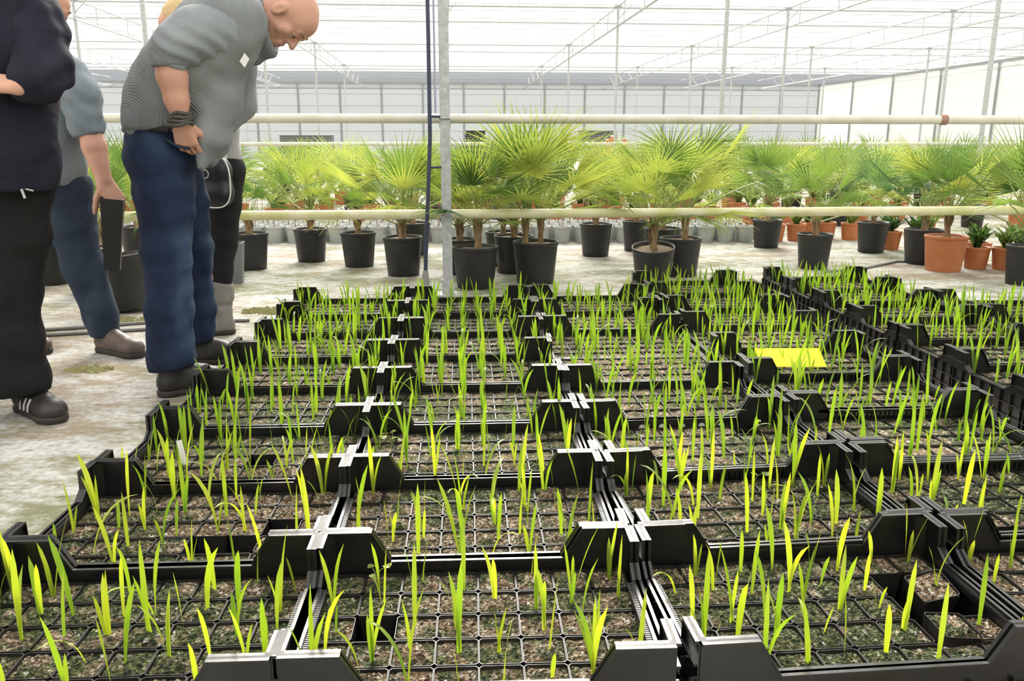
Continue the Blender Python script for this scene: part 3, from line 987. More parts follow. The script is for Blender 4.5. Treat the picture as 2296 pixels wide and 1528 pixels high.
# ------------------------------------------------------------------ palms
def fan_shape(nseg, spread, L, pet, rng, droop=0.25, fused=0.30, lite=False):
    """a fan leaf: stalk along +z from the origin, pleated segments radiating at its end; returns verts, faces, material ids"""
    V, F, Mi = [], [], []
    n = 4 if lite else 5
    ks = 2 if lite else 4
    bend = rng.uniform(0.05, 0.22)
    cx = [bend * pet * (k / ks) ** 2 for k in range(ks + 1)]
    for k in range(ks + 1):
        r = 0.0062 - 0.0025 * k / ks
        for i in range(n):
            a = 2 * PI * i / n
            V.append((math.cos(a) * r, -cx[k] + math.sin(a) * r, pet * k / ks))
    for k in range(ks):
        for i in range(n):
            j = (i + 1) % n
            F.append((k * n + i, k * n + j, (k + 1) * n + j, (k + 1) * n + i)); Mi.append(0)
    o = Vector((0, -cx[-1], pet))
    tl = math.atan2(2 * bend, 1)
    da = spread / nseg
    ts = (0.04, fused, 0.72, 1.0) if not lite else (0.04, 0.5, 1.0)
    for s in range(nseg):
        ph = -spread / 2 + (s + 0.5) * da
        ln = L * (1.0 - 0.22 * (abs(ph) / (spread / 2)) ** 2) * rng.uniform(0.9, 1.06)
        ph += rng.uniform(-0.03, 0.03)
        dz, dx = math.cos(ph), math.sin(ph)
        side = Vector((dz, 0, -dx))
        b = len(V)
        dr = droop * rng.uniform(0.4, 1.5)
        for t in ts:
            d = ln * t
            c = o + Vector((dx * d, 0, dz * d))
            c.y -= tl * dz * d * 0.6 + dr * ln * t ** 2.6 + 0.10 * abs(ph) * d
            if t <= fused:
                w = max(d * math.tan(da / 2) * 1.02, 0.0012); fold = w * 0.75
            else:
                w0 = ln * fused * math.tan(da / 2)
                w = max(w0 * 0.95 * (1 - (t - fused) / (1 - fused)) ** 0.9, 0.0007); fold = w * 0.8
            V += [tuple(c - side * w + Vector((0, fold * 0.5, 0))), tuple(c - Vector((0, fold * 0.5, 0))), tuple(c + side * w + Vector((0, fold * 0.5, 0)))]
        for k in range(len(ts) - 1):
            a = b + k * 3
            F += [(a, a + 1, a + 4, a + 3), (a + 1, a + 2, a + 5, a + 4)]; Mi += [1, 1]
    return V, F, Mi


rp = random.Random(5)
FANS = {}
for mk in ('palm_bright', 'palm_green', 'palm_blue'):
    FANS[mk] = []
    for (ns, sp, L, pet, dr) in ((24, 3.5, 0.31, 0.35, 0.12), (26, 4.0, 0.28, 0.42, 0.28), (20, 2.6, 0.33, 0.34, 0.05), (22, 3.3, 0.26, 0.42, 0.40), (15, 1.7, 0.34, 0.34, 0.04)):
        v, f, mi = fan_shape(ns, sp, L, pet, rp, dr)
        FANS[mk].append(np_mesh('frond', v, f, [M['petiole'], M[mk]], mi))


def pot_mesh(name, r, h, mat, ribs=True):
    mb = MB()
    rb_ = r * 0.80
    t = 0.006
    mb.lathe([(rb_ * 0.98, 0.0), (rb_, 0.008), (r * 0.955, h - 0.03), (r * 0.958, h - 0.028), (r * 0.985, h - 0.026), (r, h - 0.004), (r - 0.002, h), (r - t, h), (r - t - 0.004, h - 0.02), (r * 0.90, h * 0.70)], 28)
    mb.lathe([(0.0005, 0.0), (rb_ * 0.98, 0.0)], 28, smooth=False)
    return mb.mesh(name, mat)


def soil_disc(r, z):
    V, F = [(0, 0, z + 0.012)], []
    n = 18
    for k, (rr, dz) in enumerate(((0.5, 0.008), (1.0, -0.002))):
        for i in range(n):
            a = 2 * PI * i / n
            V.append((math.cos(a) * r * rr, math.sin(a) * r * rr, z + dz + rp.uniform(-0.005, 0.005)))
    F += [(0, i + 1, (i + 1) % n + 1) for i in range(n)]
    F += [(1 + i, 1 + n + i, 1 + n + (i + 1) % n, 1 + (i + 1) % n) for i in range(n)]
    return np_mesh('soil', V, F, M['potting'], smooth=True)


def trunk_mesh(r, h, rng):
    mb = MB()
    prof = [(r * 1.35, 0.0), (r * 1.15, h * 0.12), (r, h * 0.4), (r * 0.95, h * 0.8), (r * 0.6, h * 1.05), (0.001, h * 1.1)]
    n = 12
    V, F = [], []
    for k, (rr, z) in enumerate(prof):
        for i in range(n):
            a = 2 * PI * i / n
            q = rr * (1 + rng.uniform(-0.16, 0.16))
            V.append((math.cos(a) * q, math.sin(a) * q, z))
    for k in range(len(prof) - 1):
        for i in range(n):
            j = (i + 1) % n
            F.append((k * n + i, k * n + j, (k + 1) * n + j, (k + 1) * n + i))
    mb.add(V, F, 0, True)
    # old leaf bases
    for k in range(9):
        a = k * 2.4
        z = h * (0.35 + 0.07 * k)
        c, s = math.cos(a), math.sin(a)
        mb.tube([(c * r * 0.7, s * r * 0.7, z), (c * r * 1.25, s * r * 1.25, z + h * 0.25), (c * r * 1.3, s * r * 1.3, z + h * 0.5)], [0.010, 0.008, 0.004], 5)
    return mb.mesh('trunk', M['bark'])


POTS = {}
def get_pot(r, h, mat):
    k = (round(r, 3), round(h, 3), mat)
    if k not in POTS:
        POTS[k] = (pot_mesh('pot', r, h, M[mat]), soil_disc(r * 0.93, h - 0.022))
    return POTS[k]


TRUNKS = [trunk_mesh(0.022, 1.0 * hh, rp) for hh in (0.09, 0.13, 0.18)]


def palm(x, y, rim_px_r, h, potmat, top, label, leaf='palm_green', nf=13, size=1.0, lean=(0, 0), wide=1.0, trunk=1, ntr=1, group='potted palms on the cloth', potlean=None, rot=0.0):
    t = empty('potted_palm', (x, y, 0), rot)
    if potlean: t.rotation_euler = (potlean[0], potlean[1], 0); t.location.z = potlean[2]
    tag(t, label, 'palm', group)
    pm, sm = get_pot(rim_px_r, h, potmat)
    inst('pot', pm, t); inst('soil', sm, t)
    hs = (0.09, 0.13, 0.18)[trunk]
    for q in range(ntr):
        ox, oy = (0, 0) if ntr == 1 else (0.07 * math.cos(q * 2.2 + 1), 0.07 * math.sin(q * 2.2 + 1))
        ox += lean[0]; oy += lean[1]
        inst('trunk', TRUNKS[trunk], t, (ox, oy, h - 0.03), (0, 0, rp.uniform(0, 6)), (1, 1, 1) if ntr == 1 else (0.8, 0.8, 0.95))
        z0 = h - 0.03 + hs * 0.95
        hh = top - z0
        n = nf if ntr == 1 else max(7, nf * 2 // 3)
        for i in range(n):
            f = (i + 0.5) / n
            tilt = R_(4 + 64 * f ** 1.1) * wide * rp.uniform(0.85, 1.12)
            az = i * 2.39996 + rp.uniform(-0.3, 0.3) + q
            s = size * hh / 0.68 * rp.uniform(0.86, 1.08)
            s = max(0.35, s)
            e = (Matrix.Rotation(az, 3, 'Z') @ Matrix.Rotation(tilt, 3, 'X')).to_euler()
            inst('frond', rp.choice(FANS[leaf if rp.random() < 0.75 else rp.choice(('palm_bright', 'palm_green'))]), t, (ox, oy, z0 - 0.02), e, s)
    return t


palm(-1.62, 6.25, 0.136, 0.27, 'black_pot', 0.80, 'slim palm in black pot beside the bag, just right of the boots', 'palm_green', 9)
palm(-1.247, 6.64, 0.132, 0.26, 'black_pot', 0.98, 'bright palm in black pot, second from the boots', 'palm_bright', 14, wide=1.05)
palm(-0.833, 6.35, 0.135, 0.26, 'black_pot', 0.74, 'low yellowing palm in black pot, third from the boots', 'palm_bright', 8)
palm(-0.463, 5.90, 0.140, 0.275, 'black_pot', 1.13, 'tall spreading palm in black pot left of the hose', 'palm_bright', 16, wide=0.95, trunk=1)
palm(-0.46, 7.0, 0.15, 0.27, 'black_pot', 0.95, 'dark palm in black pot behind the tall spreading palm', 'palm_blue', 12)
palm(0.045, 5.36, 0.150, 0.27, 'black_pot', 1.03, 'large black pot with dense palm just right of the front post', 'palm_green', 16, wide=1.0, lean=(0.02, 0), trunk=2)
palm(-0.06, 5.95, 0.13, 0.25, 'black_pot', 1.0, 'palm in black pot half hidden behind the front post', 'palm_bright', 12)
palm(0.452, 5.53, 0.155, 0.28, 'black_pot', 1.24, 'tallest many-stemmed palm in wide black pot right of the post', 'palm_bright', 18, wide=0.9, trunk=2, ntr=2)
palm(0.33, 5.98, 0.145, 0.27, 'black_pot', 1.08, 'palm in black pot tucked behind the tallest palm', 'palm_bright', 13)
palm(0.27, 6.35, 0.14, 0.26, 'black_pot', 1.0, 'rearmost black-potted palm behind the tallest palm', 'palm_green', 12)
palm(1.06, 6.84, 0.134, 0.27, 'black_pot', 0.93, 'medium palm in black pot standing alone before grey pots', 'palm_green', 12)
palm(1.46, 7.15, 0.12, 0.26, 'black_pot', 0.92, 'small black-potted palm near the tilted pot, farther back', 'palm_green', 10)
palm(1.53, 6.45, 0.15, 0.27, 'black_pot', 1.12, 'bright palm in black pot behind the bare-stemmed palm', 'palm_bright', 16)
palm(1.225, 5.40, 0.142, 0.24, 'black_pot', 1.06, 'bare-stemmed palm in black pot tipped towards the crates', 'palm_bright', 12, trunk=2, potlean=(0.16, -0.05, 0.022), wide=0.9)
palm(1.50, 5.78, 0.150, 0.27, 'black_pot', 1.22, 'bright palm in black pot right of the tipped pot', 'palm_bright', 14, trunk=2, lean=(0.03, 0))
palm(2.68, 7.32, 0.130, 0.25, 'black_pot', 1.06, 'round-crowned palm in black pot before the terracotta pots', 'palm_green', 14, trunk=2)
palm(2.593, 6.07, 0.130, 0.26, 'black_pot', 0.98, 'palm in grey-black pot standing alone near the crates', 'palm_green', 13, trunk=1, wide=1.08)
palm(3.464, 6.94, 0.130, 0.26, 'black_pot', 0.95, 'palm in black pot left of the terracotta palm, farther back', 'palm_blue', 13)
palm(3.535, 6.26, 0.145, 0.27, 'black_pot', 1.06, 'dark palm in black pot directly behind the terracotta pot', 'palm_blue', 14)
palm(3.505, 5.90, 0.150, 0.26, 'terracotta', 1.06, 'palm in large terracotta pot near the right edge', 'palm_green', 15, trunk=2)
palm(3.70, 5.28, 0.13, 0.26, 'black_pot', 1.12, 'palm in black pot cut off by the right edge', 'palm_green', 13)
palm(-2.80, 5.66, 0.15, 0.30, 'black_pot', 0.62, 'low arching palm in black pot behind the men', 'palm_bright', 7, size=0.8, wide=1.25)
palm(-2.35, 5.35, 0.14, 0.28, 'black_pot', 1.0, 'green palm in black pot between the two men', 'palm_green', 14)
palm(-1.905, 4.70, 0.145, 0.30, 'black_pot', 0.98, 'leaning palm in black pot behind the bending man', 'palm_green', 10, trunk=2, potlean=(0.02, -0.14, 0.018), lean=(-0.04, 0))
palm(-2.6, 6.7, 0.14, 0.28, 'black_pot', 1.1, 'palm in black pot deep behind the two left men', 'palm_bright', 14)
palm(-3.2, 6.1, 0.14, 0.28, 'black_pot', 1.05, 'palm in black pot at the far left edge', 'palm_bright', 12)

# empty square pot standing by the boots
q = MB()
q.add([(-0.045, -0.045, 0), (0.045, -0.045, 0), (0.045, 0.045, 0), (-0.045, 0.045, 0), (-0.066, -0.066, 0.275), (0.066, -0.066, 0.275), (0.066, 0.066, 0.275), (-0.066, 0.066, 0.275),
       (-0.06, -0.06, 0.275), (0.06, -0.06, 0.275), (0.06, 0.06, 0.275), (-0.06, 0.06, 0.275), (-0.045, -0.045, 0.03), (0.045, -0.045, 0.03), (0.045, 0.045, 0.03), (-0.045, 0.045, 0.03)],
      [(3, 2, 1, 0), (0, 1, 5, 4), (1, 2, 6, 5), (2, 3, 7, 6), (3, 0, 4, 7), (4, 5, 9, 8), (5, 6, 10, 9), (6, 7, 11, 10), (7, 4, 8, 11), (8, 9, 13, 12), (9, 10, 14, 13), (10, 11, 15, 14), (11, 8, 12, 15), (12, 13, 14, 15)])
tag(q.build('square_pot', M['greytray'], loc=(-1.565, 5.60, 0), rot=(0, 0, 0.1)), 'empty tall grey-black square pot by the boots', 'pot')

# small bushy plants in terracotta pots
def tuft_shape(n, L, w, rng, spread=1.0):
    V, F = [], []
    for k in range(n):
        v, f = blade_shape(L * rng.uniform(0.6, 1.1), w * rng.uniform(0.8, 1.2), rng.uniform(0.05, 0.55) * spread, rng.uniform(0.3, 1.3) * spread, rng.uniform(-1, 1), 5)
        Mx = Matrix.Rotation(k * 2.4 + rng.uniform(-.3, .3), 4, 'Z')
        b = len(V)
        V += [tuple(Mx @ Vector(p) + Vector((rng.uniform(-.02, .02), rng.uniform(-.02, .02), 0))) for p in v]
        F += [tuple(i + b for i in q) for q in f]
    return V, F


TUFTS = []
for mk, n, L, w in (('palm_green', 34, 0.26, 0.014), ('far_leaf', 26, 0.36, 0.018), ('palm_blue', 34, 0.30, 0.014), ('far_leaf', 20, 0.5, 0.03)):
    v, f = tuft_shape(n, L, w, rp)
    TUFTS.append(np_mesh('leaves', v, f, M[mk], smooth=True))


def small_plant(x, y, r, h, mat, k, s, label, group):
    t = empty('potted_plant', (x, y, 0), rp.uniform(0, 6))
    tag(t, label, 'plant', group)
    pm, sm = get_pot(r, h, mat)
    inst('pot', pm, t); inst('soil', sm, t)
    tag(inst('leaves', TUFTS[k], t, (0, 0, h - 0.03), None, s), kind='stuff')
    return t


g = 'small terracotta plants at the right'
for (x, y, k, lab) in ((3.80, 5.98, 0, 'small grassy plant in terracotta pot right of the terracotta palm'), (3.98, 5.92, 0, 'small grassy terracotta plant, second from the terracotta palm'),
                       (4.02, 5.72, 2, 'small grassy terracotta plant touching the right edge palm'), (3.98, 6.25, 0, 'small grassy terracotta plant behind the grassy pair'),
                       (4.2, 6.1, 2, 'small grassy terracotta plant behind the right edge palm'), (3.72, 7.12, 2, 'terracotta plant just right of the farther black palm pot'),
                       (3.90, 7.05, 0, 'second terracotta plant right of the farther black palm pot'), (4.1, 7.2, 1, 'third terracotta plant right of the farther black palm pot'),
                       (3.70, 7.86, 1, 'terracotta pot with flowers left of the farther black palm pot'), (3.50, 7.95, 1, 'pale-leaved terracotta plant, second left of the farther palm pot'),
                       (3.14, 7.80, 0, 'terracotta plant between two black palm pots on the right'), (2.93, 7.78, 0, 'terracotta plant right beside the round-crowned palm'),
                       (3.32, 7.98, 2, 'terracotta plant behind the lone grey-black palm pot'), (2.82, 8.05, 1, 'terracotta plant behind the round-crowned palm')):
    small_plant(x, y, 0.092, 0.165, 'terracotta', k, 0.72, lab, g)

# block of pale grey pots, each with a bare twig
q = MB()
tw = q
tw.tube([(0, 0, 0), (0.006, 0.004, 0.12), (0.0, 0.0, 0.27)], [0.004, 0.0035, 0.002], 5)
TWIG = tw.mesh('twig', M['twig'])
gp, gs = get_pot(0.088, 0.155, 'grey_pot')
nx = 33
for r_ in range(4):
    for i in range(nx):
        x = -3.55 + i * 0.193 + (0.09 if r_ % 2 else 0) + rp.uniform(-0.006, 0.006)
        y = 7.98 + r_ * 0.19 - 0.008 * i + rp.uniform(-0.01, 0.01)
        if x > 2.66: continue
        t = empty('twig_pot', (x, y, 0), rp.uniform(0, 6))
        tag(t, 'pale grey pot with bare twig, %s from the left end, %s row' % (['first', 'second', 'third', 'fourth', 'fifth', 'sixth', 'seventh', 'eighth', 'ninth', 'tenth', 'eleventh', 'twelfth', 'thirteenth', 'fourteenth', 'fifteenth', 'sixteenth', 'seventeenth', 'eighteenth', 'nineteenth', 'twentieth', 'twenty-first', 'twenty-second', 'twenty-third', 'twenty-fourth', 'twenty-fifth', 'twenty-sixth', 'twenty-seventh', 'twenty-eighth', 'twenty-ninth', 'thirtieth', 'thirty-first', 'thirty-second', 'thirty-third'][i], ROWN[r_]), 'pot', 'grey pots with twigs')
        inst('pot', gp, t); inst('soil', gs, t); inst('twig', TWIG, t, (0, 0, 0.12), (rp.uniform(-.1, .1), rp.uniform(-.1, .1), 0))

# band of terracotta plants and palms beyond the grey pots
FARPALM = []
for v_ in range(4):
    V, F, Mi = [], [], []
    for i in range(11):
        v, f, mi = fan_shape(13, 3.2, 0.34, 0.28, rp, 0.22, lite=True)
        e = Matrix.Rotation(i * 2.4, 4, 'Z') @ Matrix.Rotation(R_(6 + 75 * (i / 11.0)), 4, 'X')
        s = rp.uniform(0.8, 1.1)
        b = len(V)
        V += [tuple(e @ (Vector(p) * s)) for p in v]; F += [tuple(k + b for k in ff) for ff in f]; Mi += mi
    FARPALM.append(np_mesh('fronds', V, F, [M['petiole'], M[('far_leaf', 'palm_bright', 'palm_green', 'far_leaf')[v_]]], Mi))


def far_palm(x, y, mat, s, label, group, k=None):
    t = empty('distant_palm', (x, y, 0), rp.uniform(0, 6))
    tag(t, label, 'palm', group)
    r, h = (0.13, 0.25) if mat == 'black_pot' else (0.11, 0.20)
    pm, sm = get_pot(r, h, mat)
    inst('pot', pm, t); inst('soil', sm, t)
    inst('trunk', TRUNKS[1], t, (0, 0, h - 0.03))
    tag(inst('fronds', FARPALM[rp.randrange(4) if k is None else k], t, (0, 0, h + 0.12), None, s), kind='stuff')


def place_words(x, y):
    return x, y


CNT = ['first', 'second', 'third', 'fourth', 'fifth', 'sixth', 'seventh', 'eighth', 'ninth', 'tenth', 'eleventh', 'twelfth', 'thirteenth', 'fourteenth', 'fifteenth', 'sixteenth', 'seventeenth', 'eighteenth', 'nineteenth', 'twentieth', 'twenty-first', 'twenty-second', 'twenty-third', 'twenty-fourth', 'twenty-fifth', 'twenty-sixth', 'twenty-seventh', 'twenty-eighth', 'twenty-ninth', 'thirtieth']
for r_, (yy, n, x0, x1) in enumerate(((9.6, 24, -5.0, 5.6), (10.3, 24, -5.3, 6.4), (11.2, 22, -5.6, 7.2))):
    for i in range(n):
        x = x0 + (x1 - x0) * i / (n - 1) + rp.uniform(-0.08, 0.08)
        small_plant(x, yy + rp.uniform(-0.1, 0.1), 0.105, 0.19, 'terracotta', rp.choice((1, 1, 3, 0)), rp.uniform(0.7, 1.15),
                    'leafy terracotta pot beyond grey pots, %s from left, %s of three rows' % (CNT[i], ORD[r_]), 'terracotta band beyond the grey pots')
for r_, (yy, n, x0, x1, s) in enumerate(((9.0, 16, -4.6, 6.2, 0.95), (10.8, 20, -5.8, 7.4, 1.05), (12.6, 20, -6.8, 8.8, 1.15), (15.0, 20, -8, 10.8, 1.15), (18.0, 20, -9.5, 13.5, 1.15), (22.0, 20, -11, 16.5, 1.15), (27.0, 18, -13, 20, 1.2))):
    for i in range(n):
        x = x0 + (x1 - x0) * i / (n - 1) + rp.uniform(-0.25, 0.25)
        far_palm(x, yy + rp.uniform(-0.25, 0.25), rp.choice(('terracotta', 'terracotta', 'black_pot')), s * rp.uniform(0.8, 1.2),
                 'potted palm in the background block, %s from left, %s row of seven' % (CNT[i], ORD[r_]), 'background palms')

# things stored by the back wall
def tray_stack(u, Y, w, d, n, th, mat, label, z0=0.0, rz=0.0):
    p = at(u, 330, Y)
    t = empty('tray_stack', (p.x, Y, z0), rz)
    tag(t, label, 'trays')
    q = MB()
    q.box(-w / 2, w / 2, -d / 2, d / 2, 0, th * 0.75)
    q.box(-w / 2 - 0.03, w / 2 + 0.03, -d / 2 - 0.03, d / 2 + 0.03, th * 0.75, th * 0.9)
    m = q.mesh('tray', mat)
    for k in range(n):
        inst('tray', m, t, (rp.uniform(-.02, .02), 0, k * th))
table = empty('potting_table', (at(1345, 330, 27.0).x, 27.0, 0))
tag(table, 'low steel potting table carrying stacked dark trays at the back', 'table')
q = MB(); q.box(-1.0, 1.0, -0.5, 0.5, 0.62, 0.70); q.build('table_top', M['steel'], table)
for sx in (-0.9, 0.9):
    for sy in (-0.42, 0.42):
        q = MB(); q.box(sx - 0.03, sx + 0.03, sy - 0.03, sy + 0.03, 0, 0.62); q.build('leg', M['steel'], table)
tray_stack(1338, 27.0, 1.1, 0.7, 8, 0.07, M['greytray'], 'stack of grey trays on the potting table at the back', 0.70)
tray_stack(1330, 27.9, 0.9, 0.6, 14, 0.07, M['black_pot'], 'taller dark tray stack behind the potting table')
tray_stack(1065, 27.0, 0.6, 0.5, 18, 0.07, M['black_pot'], 'narrow black tray stack right behind the front post')
tray_stack(690, 27.5, 1.6, 0.6, 16, 0.07, M['greytray'], 'wide dark tray stack at the back on the left')
tray_stack(1605, 22.5, 1.0, 0.6, 14, 0.07, M['bag'], 'dark tray stack near the far right post')
tray_stack(1830, 31.0, 2.2, 0.6, 10, 0.07, M['greytray'], 'low grey tray stack by the far right corner')
for k, (u, hh, lab) in enumerate(((1372, 1.05, 'taller red canister at the back right of the trays'), (1361, 0.95, 'shorter red canister at the back right of the trays'), (1400, 0.98, 'third red canister at the back, farther right'))):
    p = at(u, 330, 24.0)
    t = empty('red_canister', (p.x, 24.0, 0)); tag(t, lab, 'canister', 'red canisters at the back')
    q = MB(); q.lathe([(0.001, 0), (0.10, 0), (0.11, 0.02), (0.11, hh - 0.1), (0.06, hh - 0.03), (0.04, hh)], 14); q.build('body', M['red'], t)
    q = MB(); q.lathe([(0.045, hh), (0.045, hh + 0.05), (0.001, hh + 0.05)], 10); q.build('cap', M['white_plastic'], t)

# ------------------------------------------------------------------ people: smooth bodies grown from tapered limbs
def smin(a, b, k):
    h = np.clip(0.5 + 0.5 * (b - a) / k, 0, 1)
    return b * (1 - h) + a * h - k * h * (1 - h)


def grow(prims, res, k=0.03, sub=(), clip=None, disp=None, keep=None):
    """prims: ('c', a, b, ra, rb) tapered limbs or ('e', centre, radii, 3x3 axes) ellipsoids -> verts, quads.
    sub: prims carved away. clip: list of (point, normal): keep the side the normal points away from."""
    lo = np.full(3, 1e9); hi = np.full(3, -1e9)
    for p in prims:
        if p[0] == 'c':
            a, b = np.array(p[1], float), np.array(p[2], float); r = max(p[3], p[4])
            lo = np.minimum(lo, np.minimum(a, b) - r); hi = np.maximum(hi, np.maximum(a, b) + r)
        else:
            c = np.array(p[1], float); r = max(p[2]); lo = np.minimum(lo, c - r); hi = np.maximum(hi, c + r)
    lo -= 4 * res + k * 0.5; hi += 4 * res + k * 0.5
    n = np.ceil((hi - lo) / res).astype(int) + 1
    xs = [lo[i] + res * np.arange(n[i]) for i in range(3)]
    D = np.full(n, 1.0, np.float32)

    def field(p, sl):
        X = xs[0][sl[0]][:, None, None]; Y = xs[1][sl[1]][None, :, None]; Z = xs[2][sl[2]][None, None, :]
        if p[0] == 'c':
            a, b = np.array(p[1], float), np.array(p[2], float)
            ba = b - a; L = max(ba @ ba, 1e-9)
            t = np.clip(((X - a[0]) * ba[0] + (Y - a[1]) * ba[1] + (Z - a[2]) * ba[2]) / L, 0, 1)
            dx = X - a[0] - t * ba[0]; dy = Y - a[1] - t * ba[1]; dz = Z - a[2] - t * ba[2]
            return np.sqrt(dx * dx + dy * dy + dz * dz) - (p[3] + t * (p[4] - p[3]))
        c = np.array(p[1], float); r = np.array(p[2], float); A = np.array(p[3], float) if len(p) > 3 and p[3] is not None else np.eye(3)
        qx, qy, qz = X - c[0], Y - c[1], Z - c[2]
        e = [(qx * A[i][0] + qy * A[i][1] + qz * A[i][2]) / r[i] for i in range(3)]
        k0 = np.sqrt(e[0] ** 2 + e[1] ** 2 + e[2] ** 2)
        k1 = np.sqrt((e[0] / r[0]) ** 2 + (e[1] / r[1]) ** 2 + (e[2] / r[2]) ** 2)
        return k0 * (k0 - 1) / np.maximum(k1, 1e-6)

    def box(p, m):
        if p[0] == 'c':
            a, b = np.array(p[1], float), np.array(p[2], float); r = max(p[3], p[4])
            l, h = np.minimum(a, b) - r, np.maximum(a, b) + r
        else:
            c = np.array(p[1], float); r = max(p[2]); l, h = c - r, c + r
        i0 = np.clip(((l - m - lo) / res).astype(int), 0, n); i1 = np.clip(((h + m - lo) / res).astype(int) + 2, 0, n)
        return tuple(slice(i0[i], i1[i]) for i in range(3))

    for p in prims:
        kk = p[5] if p[0] == 'c' and len(p) > 5 else k
        sl = box(p, kk + 3 * res)
        D[sl] = smin(D[sl], field(p, sl), kk)
    for p in sub:
        sl = box(p, 3 * res)
        D[sl] = -smin(-D[sl], field(p, sl), 0.004)
    if disp is not None:
        D += disp(xs[0][:, None, None], xs[1][None, :, None], xs[2][None, None, :]).astype(np.float32)
    for (pt, nn) in (clip or ()):
        nn = np.array(nn, float); nn /= np.linalg.norm(nn)
        pl = (xs[0][:, None, None] - pt[0]) * nn[0] + (xs[1][None, :, None] - pt[1]) * nn[1] + (xs[2][None, None, :] - pt[2]) * nn[2]
        D = np.maximum(D, pl).astype(np.float32)
    # surface nets
    s = D < 0
    nx, ny, nz = n - 1
    cnt = np.zeros((nx, ny, nz), np.int8); pos = np.zeros((nx, ny, nz, 3), np.float32); ne = np.zeros((nx, ny, nz), np.int8)
    for dx in (0, 1):
        for dy in (0, 1):
            for dz in (0, 1):
                cnt += s[dx:dx + nx, dy:dy + ny, dz:dz + nz]
    act = (cnt > 0) & (cnt < 8)
    I = np.argwhere(act)
    P = np.zeros((len(I), 3)); N = np.zeros(len(I))
    corners = [(a, b, c) for a in (0, 1) for b in (0, 1) for c in (0, 1)]
    for c0 in corners:
        for ax in range(3):
            if c0[ax]: continue
            c1 = list(c0); c1[ax] = 1
            d0 = D[I[:, 0] + c0[0], I[:, 1] + c0[1], I[:, 2] + c0[2]]
            d1 = D[I[:, 0] + c1[0], I[:, 1] + c1[1], I[:, 2] + c1[2]]
            mk = (d0 < 0) != (d1 < 0)
            t = np.where(mk, d0 / np.where(mk, d0 - d1, 1), 0)
            for a in range(3):
                P[:, a] += np.where(mk, c0[a] + (t if a == ax else 0), 0)
            N += mk
    P = lo + res * (I + P / N[:, None])
    idx = np.full((nx, ny, nz), -1, np.int64); idx[act] = np.arange(len(I))
    Q = []
    for ax in range(3):
        o1, o2 = [(1, 2), (2, 0), (0, 1)][ax]
        s0 = [slice(0, n[i]) for i in range(3)]; s1 = list(s0)
        s0[ax] = slice(0, n[ax] - 1); s1[ax] = slice(1, n[ax])
        ch = s[tuple(s0)] != s[tuple(s1)]
        E_ = np.argwhere(ch)
        E_ = E_[(E_[:, o1] > 0) & (E_[:, o2] > 0) & (E_[:, o1] < n[o1] - 1) & (E_[:, o2] < n[o2] - 1)]
        def cell(a, b):
            q = E_.copy(); q[:, o1] -= a; q[:, o2] -= b
            return idx[q[:, 0], q[:, 1], q[:, 2]]
        qd = np.stack([cell(1, 1), cell(0, 1), cell(0, 0), cell(1, 0)], 1)
        inside0 = s[E_[:, 0], E_[:, 1], E_[:, 2]]
        qd[~inside0] = qd[~inside0][:, ::-1]
        Q.append(qd)
    Q = np.concatenate(Q)
    Q = Q[(Q >= 0).all(1)]
    return P, Q


def relax(P, Q, it=2, lam=0.5):
    """a few rounds of smoothing to take the grid out of the surface"""
    e = np.concatenate([Q[:, [0, 1]], Q[:, [1, 2]], Q[:, [2, 3]], Q[:, [3, 0]]])
    e = np.concatenate([e, e[:, ::-1]])
    for _ in range(it):
        S = np.zeros_like(P); Cn = np.zeros(len(P))
        np.add.at(S, e[:, 0], P[e[:, 1]]); np.add.at(Cn, e[:, 0], 1)
        P = P + lam * (S / np.maximum(Cn, 1)[:, None] - P)
    return P


def skinned(name, prims, res, mat, parent, k=0.03, it=2, **kw):
    P, Q = grow(prims, res, k, **kw)
    P = relax(P, Q, it)
    o = np.array(parent.location if parent else (0, 0, 0))
    return inst(name, np_mesh(name, P - o, Q, mat, smooth=True), parent)


def merged(name, blocks, mat, parent):
    V, F = [], []
    n = 0
    for P, Q in blocks:
        V.append(P); F.append(Q + n); n += len(P)
    o = np.array(parent.location)
    return inst(name, np_mesh(name, np.concatenate(V) - o, np.concatenate(F), mat, smooth=True), parent)


def chain(pts, k=None):
    """pts: list of (point, radius) -> limb prims"""
    return [('c', tuple(a[0]), tuple(b[0]), a[1], b[1]) + ((k,) if k else ()) for a, b in zip(pts[:-1], pts[1:])]


